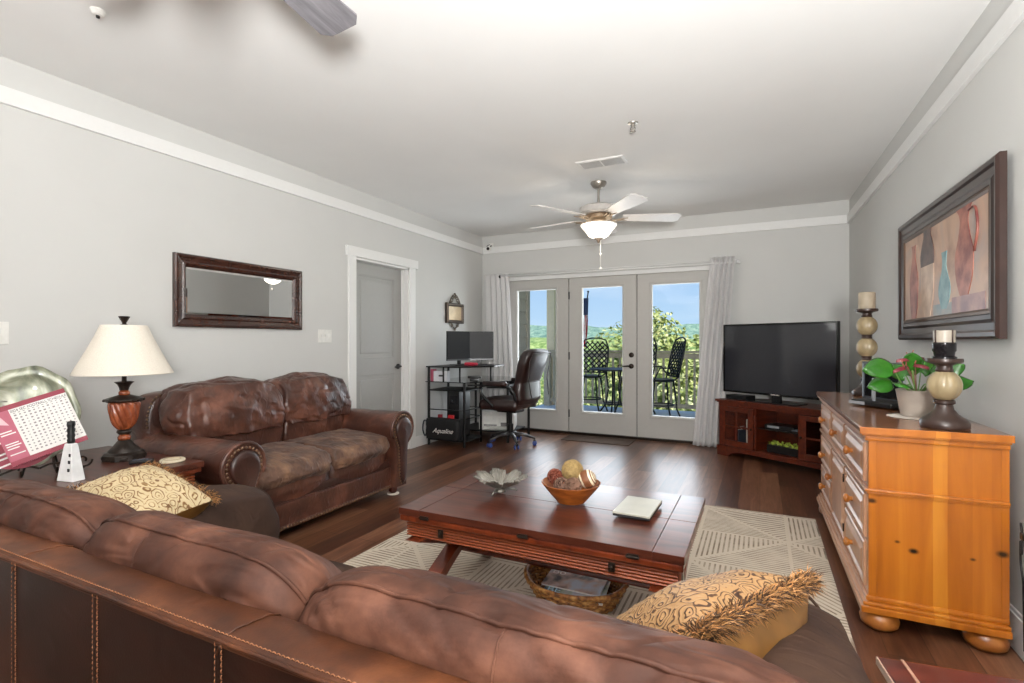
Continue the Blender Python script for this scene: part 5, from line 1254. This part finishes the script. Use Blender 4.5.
m = MB(); slab(m, .030, .078, .105, 0, .004); slab(m, .022, .105, .122, 0, .006); slab(m, .010, .122, .142, 0, .006); m.build('plinth_moulding', M['pine_side'], db)
for x in (.045, DD-.06):
    for y in (.04, DL-.04):
        m = MB(); m.lathe([(0, 0), (.045, 0), (.068, .018), (.072, .04), (.062, .064), (.045, .078), (0, .078)], (x, y, 0), 28); m.build('bun_foot', M['pine_knob'], db, True, auto=60)
def knob(par, y, z, x=-.026):
    m = MB(); m.lathe([(0, 0), (.012, 0), (.010, -.010), (.018, -.018), (.022, -.027), (.018, -.036), (0, -.040)], (x+.012, y, z), 18, axis='X'); return m.build('knob', M['pine_knob'], par, True, auto=60)
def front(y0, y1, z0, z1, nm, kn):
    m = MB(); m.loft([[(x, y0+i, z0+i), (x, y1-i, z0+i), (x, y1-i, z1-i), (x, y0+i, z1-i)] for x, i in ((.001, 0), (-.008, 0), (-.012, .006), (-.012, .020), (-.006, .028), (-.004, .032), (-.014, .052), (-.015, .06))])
    d = m.build(nm, M['pine_front_glare'], db)
    for y, z in kn: knob(d, y, z)
cols_ = ((.04, .55), (.585, 1.045), (1.08, 1.59))
for a, b_ in cols_: front(a, b_, .615, .785, 'drawer', [((a+b_)/2, .70)])
for a, b_ in (cols_[0], cols_[2]):
    front(a, b_, .375, .562, 'drawer', [((a+b_)/2, .468)]); front(a, b_, .165, .355, 'drawer', [((a+b_)/2, .26)])
front(cols_[1][0], cols_[1][1], .165, .562, 'cabinet_door', [(cols_[1][1]-.035, .40)])
for z in (.24, .50): m = MB(); m.tube([(-.014, cols_[1][0]-.012, z-.02), (-.014, cols_[1][0]-.012, z+.02)], .004, 8); m.build('hinge', M['bronze'], db, True)

DZ0 = .861
stone = plain('crackled_beige_stone', '#998868', .28, noise_amt=.12, nscale=18, coat=.3); dkb = plain('dark_bronze_resin', '#3A2A24', .35, .1, .2, 20, coat=.2)
def globe(z, r, m):
    n = 9; pr_ = [(r*.42, z)]+[(r*math.sin(PI*(.14+.72*k/n)), z+r*(1.0-1.10*math.cos(PI*(.14+.72*k/n)))) for k in range(n+1)]+[(r*.42, z+2*r)]
    m.lathe([(0, z)]+pr_+[(0, z+2*r)], n=64, twist=lambda r_, z_, a: r_*(1-.05*abs(math.cos(a*4))**6))
def candle_stand(label, loc, n, r, candle):
    t = thing('candle_holder', label, 'candle holder', loc); t['group'] = 'stone globe candle holders'
    m = MB(); k = r/.07; m.lathe([(0, 0), (.094*k, 0), (.098*k, .006), (.097*k, .026), (.088*k, .036), (.079*k, .042), (.055*k, .058), (.038*k, .078), (.034*k, .097), (.043*k, .103), (.043*k, .112), (.034*k, .118), (0, .118)], n=40); m.build('base', dkb, t, True, auto=40)
    z = .116
    for q in range(n):
        m = MB(); globe(z, r, m); m.build('stone_globe', stone, t, True, auto=50); z += 2*r
        if q < n-1:
            m = MB(); m.lathe([(0, z-.003), (.46*r, z-.003), (.52*r, z+.002), (.46*r, z+.008), (.46*r, z+.014), (.52*r, z+.02), (.46*r, z+.024), (0, z+.024)], n=28); m.build('collar', dkb, t, True, auto=40); z += .021
    m = MB(); m.lathe([(0, z-.003), (.48*r, z-.003), (.52*r, z+.004), (.45*r, z+.012), (.46*r, z+.022), (.60*r, z+.028), (1.02*r, z+.036), (1.05*r, z+.044), (1.02*r, z+.052), (.9*r, z+.050), (0, z+.048)], n=40); m.build('drip_plate', dkb, t, True, auto=40)
    z += .049
    return t, z
t, z = candle_stand('tall candle holder with three stone globes and a thick beige candle, far end of sideboard', (.64, 4.10, DZ0), 3, .061, 1)
o = MB().lathe([(0, 0), (.047, 0), (.049, .004), (.049, .108), (.045, .113), (.03, .107), (0, .106)], n=32).build('pillar_candle', plain('beige_wax', '#A79A85', .55, noise_amt=.08), None, True, auto=40)
o.location = (.64, 4.10, DZ0+z); tag(o, 'thick beige pillar candle on the tall far candle holder', 'candle')
t, z = candle_stand('short candle holder with one stone globe near the front end of the sideboard', (.692, 2.71, DZ0), 1, .060, 0)
t = thing('glass_votive', 'clear glass candle cup in a dark sleeve on top of the short candle holder', 'candle', (.692, 2.71, DZ0+z))
m = MB(); m.lathe([(0, 0), (.042, 0), (.042, .010), (.034, .014), (.036, .03), (.040, .036), (.040, .066), (.034, .070), (0, .070)], n=28); m.build('dark_sleeve', plain('charcoal_glass', '#1E1C1E', .15, .2), t, True, auto=40)
m = MB(); m.lathe([(0, .071), (.036, .071), (.037, .12), (0, .12)], n=28); m.build('wax_cup', plain('ivory_wax', '#A89E90', .4), t, True, auto=40)
for k in range(4): a = k*PI/2+.5; m = MB(); m.tube([(.0385*math.cos(a), .0385*math.sin(a), .068), (.0385*math.cos(a), .0385*math.sin(a), .122)], .003, 6); m.build('strap', dkb, t, True)
# photo frame
t = thing('photo_frame', 'dark photo frame with a silver edge standing behind the router', 'photo frame', (.665, 3.76, DZ0), math.radians(-63))
m = MB(); m.loft([[(p[0], p[1], p[2]+.117) for p in r_] for r_ in frame_rings(.31, .232, [(0, -.008), (0, .012), (.014, .014), (.018, .006)])], cap=False); m.build('frame', plain('slate_frame', '#50565E', .3, .4), t)
m = MB(); m.b2(-.145, .145, -.007, .004, .012, .222); m.build('dark_panel', plain('dark_photo_glass', '#15171A', .12), t)
m = MB(); m.poly([(-.03, .008, .17), (.03, .008, .17), (.03, .09, 0), (-.03, .09, 0)], (0, .004, 0)); m.build('easel_back', M['blackp'], t)
# router
t = thing('wifi_router', 'flat black wireless router with three upright grey antennas on the sideboard', 'router', (.60, 3.42, DZ0), math.radians(-50))
m = MB(); m.b2(-.12, .12, -.075, .075, .004, .034, .008); m.b2(-.11, .11, -.08, -.074, .008, .026, .002); m.build('case', M['blackp'], t)
m = MB(); m.b2(-.125, -.03, -.0835, -.080, .010, .026); m.build('silver_front', plain('silver_strip', '#B7BCC2', .3, .5), t)
for x in (-.09, 0, .09): m = MB(); m.tube([(x, -.05 if x == 0 else .05, .03), (x, -.05 if x == 0 else .05, .15)], [.009, .006], 8); m.build('antenna', plain('grey_antenna', '#A9ADB2', .3, .2), t, True)
# anthurium in pot
t = thing('potted_anthurium', 'plant with glossy green leaves and dark red flowers in a taupe pot on the sideboard', 'potted plant', (.67, 3.03, DZ0+.004))
m = MB(); m.lathe([(0, 0), (.058, 0), (.062, .004), (.080, .118), (.082, .124), (.078, .126), (.074, .118), (.06, .108), (0, .106)], n=36); m.build('pot', plain('taupe_ceramic', '#A79C91', .4, noise_amt=.04), t, True, auto=40)
m = MB(); m.lathe([(0, .104), (.072, .106), (.05, .114), (0, .118)], n=20); m.build('soil', plain('potting_soil', '#2A2019', .9, noise_amt=.4, nscale=80, bmp=.5), t, True)
gm_ = plain('glossy_green_leaf', '#2F6B1E', .25, noise_amt=.35, nscale=14, coat=.4); fm_ = plain('dark_red_spathe', '#7A2632', .3, noise_amt=.2, coat=.3); stm = plain('green_stem', '#5E8A3A', .4)
def heart(m, base, d, up, L_, w_, cup=.12):
    d = Vector(d).normalized(); s_ = d.cross(Vector(up)).normalized(); n_ = s_.cross(d); N = 10; K = 6; g = []
    for i in range(N+1):
        u = i/N; hw_ = w_*(math.sin(PI*min(1, u*.93+.07))**.7)*(1-u*.35) if u < 1 else 0
        row = []
        for k in range(-K, K+1):
            v = k/K; p = Vector(base)+d*(L_*u - L_*.12*abs(v)*(1-u)**2)+s_*(hw_*v)+n_*(-cup*L_*abs(v)**2+.0*u)+Vector((0, 0, -.25*L_*u*u))
            row.append(m.bm.verts.new(p))
        g.append(row)
    for i in range(N):
        for k in range(2*K): 
            try: m.bm.faces.new((g[i][k], g[i][k+1], g[i+1][k+1], g[i+1][k]))
            except ValueError: pass
rnd = random.Random(11)
LV = [((-.10, -.04, .235), (-.9, -.35, .15), .115, .062), ((-.10, -.02, .155), (-.9, -.3, .1), .09, .05), ((.02, .02, .21), (.3, .5, .7), .11, .05), ((.06, -.02, .20), (.7, -.2, .6), .12, .055), ((-.03, .05, .19), (-.3, .6, .6), .11, .05), ((.09, .02, .17), (.9, .1, .25), .12, .06),
      ((-.05, -.06, .15), (-.4, -.8, .3), .09, .045), ((.03, -.06, .16), (.3, -.8, .5), .09, .042), ((-.02, -.02, .22), (-.1, -.3, .9), .10, .045), ((.1, .04, .21), (.8, .3, .5), .09, .045)]
for b_, d, L_, w_ in LV:
    m = MB(); heart(m, b_, d, (-.35, -.85, .55), L_*1.15, w_*1.1); o = m.build('leaf', gm_, t, True); md = o.modifiers.new('s', 'SOLIDIFY'); md.thickness = .0012
    m = MB(); m.tube(catmull([(b_[0]*.15, b_[1]*.15, .105), (b_[0]*.6, b_[1]*.6, .15), b_], 4, False), .0028, 6); m.build('stem', stm, o, True)
for b_, d in (((-.035, -.02, .275), (-.8, -.3, .1)), ((-.06, -.05, .238), (-.8, -.5, -.1)), ((-.02, .0, .285), (.8, .2, .1)), ((-.015, -.04, .25), (.7, -.4, .0)), ((-.045, -.02, .24), (.2, .7, .2))):
    m = MB(); heart(m, b_, d, (0, 0, 1), .055, .020, .25); o = m.build('flower', fm_, t, True); md = o.modifiers.new('s', 'SOLIDIFY'); md.thickness = .001
    m = MB(); m.tube([(b_[0], b_[1], b_[2]), (b_[0]+d[0]*.01, b_[1], b_[2]+.03)], [.0035, .0018], 6); m.build('spadix', plain('spadix', '#A0604A', .5), o, True)
    m = MB(); m.tube(catmull([(0, 0, .105), (b_[0]*.5, b_[1]*.5, .2), b_], 4, False), .0022, 6); m.build('stem', plain('red_stem', '#7F5A4A', .5), o, True)
o = MB().lathe([(0, 0), (.10, 0), (.105, .0015), (.10, .003), (0, .003)], n=32, twist=lambda r_, z_, a: r_*(1+.03*math.cos(a*12))).build('doily', plain('white_doily', '#D9D2C8', .7), None, True, auto=40)
o.location = (.655, 3.02, DZ0); tag(o, 'small white scalloped doily under the plant pot', 'doily')

# ================================================================= SIDE TABLE bottom right
t = thing('side_table', 'reddish dark wood side table at the bottom right corner beside the sofa', 'table', (.55, 1.16, 0), math.radians(8))
m = MB(); m.b2(-.27, .27, -.30, .30, .478, .50, .004); m.build('tabletop', wood('red_brown_top', '#3A120C', '#6B2A1C', (1.5, 10, 10), 2, .2, .5), t)
m = MB(); m.b2(-.25, .25, -.28, .28, .40, .478, .003); m.build('apron', M['tablewood'], t)
m = MB(); m.b2(-.225, -.219, -.30, .298, .4995, .5025); m.build('inlay_line', plain('pale_inlay', '#A8806A', .4), t)
m = MB(); m.b2(-.272, -.268, -.30, .30, .482, .499); m.build('edge_strip', plain('pale_edge', '#B89A88', .3), t)
for x in (-.22, .22):
    for y in (-.25, .25): m = MB(); m.b2(x-.022, x+.022, y-.022, y+.022, 0, .40, .003); m.build('leg', M['tablewood'], t)

# ================================================================= COMPUTER DESK
dk_ = thing('computer_desk', 'black metal and glass corner computer desk with raised monitor shelf', 'desk', (-3.25, 5.5, 0))
gt, nt, b = newmat('smoked_black_glass'); b.inputs['Base Color'].default_value = (.02, .022, .024, 1); b.inputs['Roughness'].default_value = .06; b.inputs['Coat Weight'].default_value = .5
def pslab(pts, z0, z1, nm, mat): m = MB(); m.poly([(x, y, z0) for x, y in pts], (0, 0, z1-z0)); return m.build(nm, mat, dk_, world=True)
pslab([(-3.55, 5.0), (-3.10, 5.02), (-2.86, 5.42), (-2.93, 5.82), (-3.55, 5.82)], .915, .93, 'monitor_shelf', M['black'])
pslab([(-3.56, 5.0), (-3.02, 5.03), (-2.70, 5.50), (-2.70, 6.18), (-3.56, 6.18)], .742, .75, 'glass_top', gt)
for x, y, h_ in ((-3.53, 5.03, .915), (-3.06, 5.06, .742), (-2.73, 5.52, .742), (-2.73, 6.14, .742), (-3.53, 6.14, .742), (-3.53, 5.45, .915)):
    m = MB(); m.tube([(x, y, 0), (x, y, h_)], .016, 10); m.build('leg', M['black'], dk_, True, world=True, auto=40)
for x, y in ((-3.12, 5.06), (-2.92, 5.44), (-3.34, 5.05)): m = MB(); m.tube([(x, y, .75), (x, y, .915)], .010, 8); m.build('shelf_post', M['black'], dk_, True, world=True)
for z, nm in ((.06, 'lower_shelf'), (.64, 'upper_shelf')): pslab([(-3.54, 5.03), (-3.05, 5.05), (-3.05, 5.48), (-3.54, 5.48)], z, z+.014, nm, M['black'])
for z in (.32, .42): m = MB(); m.tube([(-3.53, 5.04, z), (-3.06, 5.06, z)], .006, 6); m.tube([(-3.53, 5.45, z), (-3.06, 5.45, z)], .006, 6); m.tube([(-3.06, 5.06, z), (-3.06, 5.45, z)], .006, 6); m.build('cross_rail', M['black'], dk_, True, world=True)
m = MB(); m.tube([(-3.06, 5.45, 0), (-3.06, 5.45, .742)], .014, 8); m.build('leg', M['black'], dk_, True, world=True)
pslab([(-2.98, 5.45), (-2.66, 5.52), (-2.66, 6.0), (-2.98, 6.0)], .655, .668, 'keyboard_tray', M['black'])
m = MB(); m.tube([(-2.73, 5.52, .71), (-3.04, 5.10, .71)], .010, 6); m.tube([(-2.73, 5.52, .71), (-2.73, 6.14, .71)], .010, 6); m.build('top_rail', M['black'], dk_, True, world=True)
pslab([(-3.5, 5.55), (-2.76, 5.6), (-2.76, 6.1), (-3.5, 6.1)], .10, .114, 'printer_shelf', M['black'])
def monitor(label, loc, rz, w_, h_):
    t = thing('monitor', label, 'monitor', loc, rz, 'computer monitors')
    m = MB(); m.b2(-w_/2, w_/2, -.012, .012, .055, .055+h_, .003); m.build('housing', M['blackp'], t)
    m = MB(); m.b2(-w_/2+.006, w_/2-.006, -.0135, -.0115, .075, .055+h_-.006); m.build('screen', plain('monitor_screen', '#26282B', .5), t)
    m = MB(); m.b2(-w_/2, w_/2, -.0140, -.0120, .055, .075); m.build('bottom_bezel', plain('silver_bezel', '#77797B', .3, .4), t)
    m = MB(); m.b2(-.02, .02, .006, .03, .008, .12); m.build('neck', M['blackp'], t)
    m = MB(); m.b2(-.10, .10, -.06, .08, 0, .009, .003); m.build('base', M['blackp'], t)
SH = .931
monitor('left black monitor turned almost edge-on to the camera on the raised desk shelf', (-3.33, 5.40, SH), math.radians(66), .38, .36)
monitor('right black monitor facing the camera on the raised desk shelf', (-3.17, 5.60, SH), math.radians(34), .36, .36)
o = MB(); o.puff((0, 0, .02), (.16, .10, .04), .5, 8, .006, 9, 3); o = o.build('red_cloth', plain('red_cloth_mat', '#B5283E', .8), None, True); o.location = (-3.10, 5.28, SH); tag(o, 'crumpled red and white cloth in front of the monitors', 'cloth')
t = thing('document_box', 'white paper box with a red spine at the left under the monitor shelf', 'box', (-3.40, 5.10, .751), .1)
m = MB(); m.b2(-.09, .09, -.03, .05, 0, .12, .002); m.build('body', plain('white_card', '#D8D8DC', .5), t); m = MB(); m.b2(-.13, -.092, -.03, .05, 0, .14, .002); m.build('red_spine', M['pinkred'], t)
m = MB(); m.b2(-.02, .05, -.032, -.030, .055, .075); m.build('label_mark', M['ink'], t)
t = thing('desk_phone', 'black cordless phone base on the glass desk below the raised shelf', 'phone', (-3.02, 5.22, .751), .4)
m = MB(); m.box((0, 0, .02), (.10, .08, .036), .012); m.box((.0, .01, .05), (.16, .035, .03), .012); m.build('body', M['blackp'], t, True, auto=50)
t = thing('keyboard', 'light grey keyboard on the sliding desk tray', 'keyboard', (-2.82, 5.76, .669), math.radians(80))
m = MB(); m.b2(-.2, .2, -.065, .065, 0, .018, .004); m.build('case', plain('silver_keyboard', '#B3B5B8', .4), t)
m = MB()
for i in range(15):
    for j in range(5): m.box((-.18+i*.0257, -.045+j*.0225, .020), (.02, .018, .006), .001)
m.build('keys', plain('pale_keys', '#DADADC', .5), t)['kind'] = 'stuff'
t = thing('computer_tower', 'black computer tower standing in the desk frame', 'computer', (-3.27, 5.26, .075), .05)
m = MB(); m.b2(-.07, .07, -.10, .18, .0, .55, .004); m.build('case', M['blackp'], t); m = MB(); m.b2(-.05, .05, -.103, -.100, .40, .50); m.build('front_bezel', plain('dark_gloss', '#1E2024', .15), t)
# shoulder bag on the lower shelf
t = thing('black_bag', 'black cloth bag with white script lettering hanging low on the desk frame', 'bag', (-3.29, 4.975, .075), .04)
m = MB(); m.puff((0, 0, .135), (.44, .09, .25), .22, 14, .006, 6, 2); m.build('bag_body', plain('black_nylon', '#0F0F11', .7), t, True)
m = MB(); m.tube(catmull([(-.21, 0, .2), (-.26, .0, .22), (-.28, 0, .12), (-.25, 0, .04), (-.22, 0, .1)], 5, False), .008, 6); m.build('strap', plain('grey_strap', '#3B3C40', .6), t, True)
text('Aqualine', .075, M['paper'], t, (.02, -.056, .12), (PI/2, 0, 0), .0006, shear=.5)
for k, (x, lb) in enumerate(((-.06, 'small red and white packet tucked above the black bag'), (.09, 'bright red packet tucked above the black bag at its right'))):
    o = MB(); o.box((0, 0, .02), (.05+.02*k, .03, .04), .004); o.box((0, -.0155, .02), (.025, .001, .02)); o = o.build('packet', plain('red_packet_%d' % k, ['#8E3038', '#C22A2E'][k], .4)); o.location = (-3.29+x, 5.0, .332); tag(o, lb, 'packet')
# printer
t = thing('printer', 'white printer on the low shelf behind the desk chair', 'printer', (-3.0, 5.80, .115), math.radians(20))
m = MB(); m.loft([[(sx*w_, sy*d_, z) for sx, sy in ((-1, -1), (1, -1), (1, 1), (-1, 1))] for w_, d_, z in ((.20, .16, 0), (.22, .18, .02), (.22, .18, .18), (.20, .16, .23), (.17, .13, .24))]); m.build('case', M['whitep'], t)
m = MB(); m.b2(.05, .13, -.182, -.180, .05, .10); m.b2(-.16, .0, -.182, -.18, .06, .075); m.build('control_panel', plain('printer_grey', '#6E6A6A', .4), t)
m = MB(); m.poly([(-.15, -.17, .05), (.15, -.17, .05), (.14, -.28, .035), (-.14, -.28, .035)], (0, 0, .006)); m.build('paper_tray', M['whitep'], t)

# ================================================================= OFFICE CHAIR
def office_chair():
    t = thing('office_chair', 'high-backed dark brown leather office chair with blue casters at the desk', 'chair', (-2.65, 5.43, 0), math.radians(84))
    # local +y = front
    def f(w): w.z += .02*math.cos(w.x*6)-.03*max(0, w.y/.25)**3*.5; return w
    m = MB(); m.puff((0, .03, .49), (.53, .54, .13), .35, 14, .006, 5, 1, f); m.build('seat', M['chairlth'], t, True)
    m = MB(); P = []
    for z, y, w_, d_ in ((.50, -.23, .20, .05), (.56, -.235, .245, .075), (.66, -.225, .25, .085), (.76, -.24, .235, .07), (.86, -.27, .25, .075), (.97, -.305, .262, .085), (1.06, -.335, .25, .085), (1.11, -.35, .225, .07), (1.135, -.36, .16, .04)):
        ring = []
        for i in range(28):
            a = 2*PI*i/28; c, s_ = math.cos(a), math.sin(a)
            x = w_*abs(c)**.55*(1 if c > 0 else -1); yy = d_*abs(s_)**.8*(1 if s_ > 0 else -1)
            if s_ > 0: yy *= 1+.35*abs(c)**2
            ring.append((x, y+yy, z))
        P.append(ring)
    # interpolate
    Q = []
    for i in range(len(P)-1):
        for k in range(4):
            u = k/4; u = u*u*(3-2*u)*.5+u*.5; Q.append([tuple(P[i][j][c]*(1-u)+P[i+1][j][c]*u for c in range(3)) for j in range(28)])
    Q.append(P[-1]); m.loft(Q); m.build('backrest', M['chairlth'], t, True)
    m = MB(); m.tube([(-.2, -.40, .60), (-.22, -.37, .8), (-.235, -.40, 1.0), (-.2, -.43, 1.09), (0, -.44, 1.10), (.2, -.43, 1.09), (.235, -.40, 1.0), (.22, -.37, .8), (.2, -.40, .60)], .006, 6); m.build('back_piping', M['chairlth'], t, True)
    for sx in (-1, 1):
        m = MB(); m.tube(catmull([(sx*.27, -.24, .56), (sx*.30, -.20, .68), (sx*.31, -.08, .725), (sx*.31, .12, .725), (sx*.305, .22, .69), (sx*.30, .20, .60), (sx*.28, .08, .50)], 5, False), [.030]*30+[.022], 10, flat=.75) if False else m.tube(catmull([(sx*.27, -.24, .56), (sx*.30, -.20, .68), (sx*.31, -.08, .725), (sx*.31, .12, .725), (sx*.305, .22, .69), (sx*.30, .19, .60), (sx*.28, .06, .48)], 5, False), .017, 8)
        m.build('arm_frame', M['blackp'], t, True)
        m = MB(); m.puff((sx*.31, .02, .745), (.075, .32, .05), .4, 8); m.build('arm_pad', M['chairlth'], t, True)
    m = MB(); m.box((0, 0, .41), (.2, .26, .035), .01); m.tube([(.08, -.05, .40), (.24, -.02, .385)], .006, 6); m.box((.25, -.02, .385), (.05, .02, .012), .004); m.build('tilt_mechanism', M['black'], t)
    m = MB(); m.lathe([(0, .11), (.032, .11), (.032, .25), (.02, .252), (.02, .40), (0, .40)], n=18); m.build('gas_post', M['black'], t, True, auto=40)
    sil = plain('chair_base_metal', '#4A4848', .3, .5)
    for k in range(5):
        a = k*2*PI/5+math.radians(10); c, s_ = math.cos(a), math.sin(a)
        m = MB(); m.tube([(.02*c, .02*s_, .135), (.15*c, .15*s_, .125), (.29*c, .29*s_, .085)], [.032, .026, .018], 8, flat=.7); lg = m.build('base_leg', sil, t, True)
        m = MB(); m.tube([(.285*c, .285*s_, .09), (.285*c, .285*s_, .05)], .008, 6); m.box((.285*c, .285*s_, .052), (.03, .045, .03), .008, a); m.build('caster_fork', M['blackp'], lg)
        for q in (-1, 1):
            m = MB(); m.lathe([(0, -.009), (.022, -.009), (.027, -.005), (.027, .005), (.022, .009), (0, .009)], (0, 0, 0), 18)
            R_ = Matrix.Translation((.285*c-q*.0*s_-q*.020*s_, .285*s_+q*.020*c, .027)) @ Matrix.Rotation(a, 4, 'Z') @ Matrix.Rotation(PI/2, 4, 'X')
            bmesh.ops.transform(m.bm, matrix=R_, verts=m.bm.verts[:]); m.build('caster_wheel', M['blue_caster'], lg, True, auto=40)
office_chair()
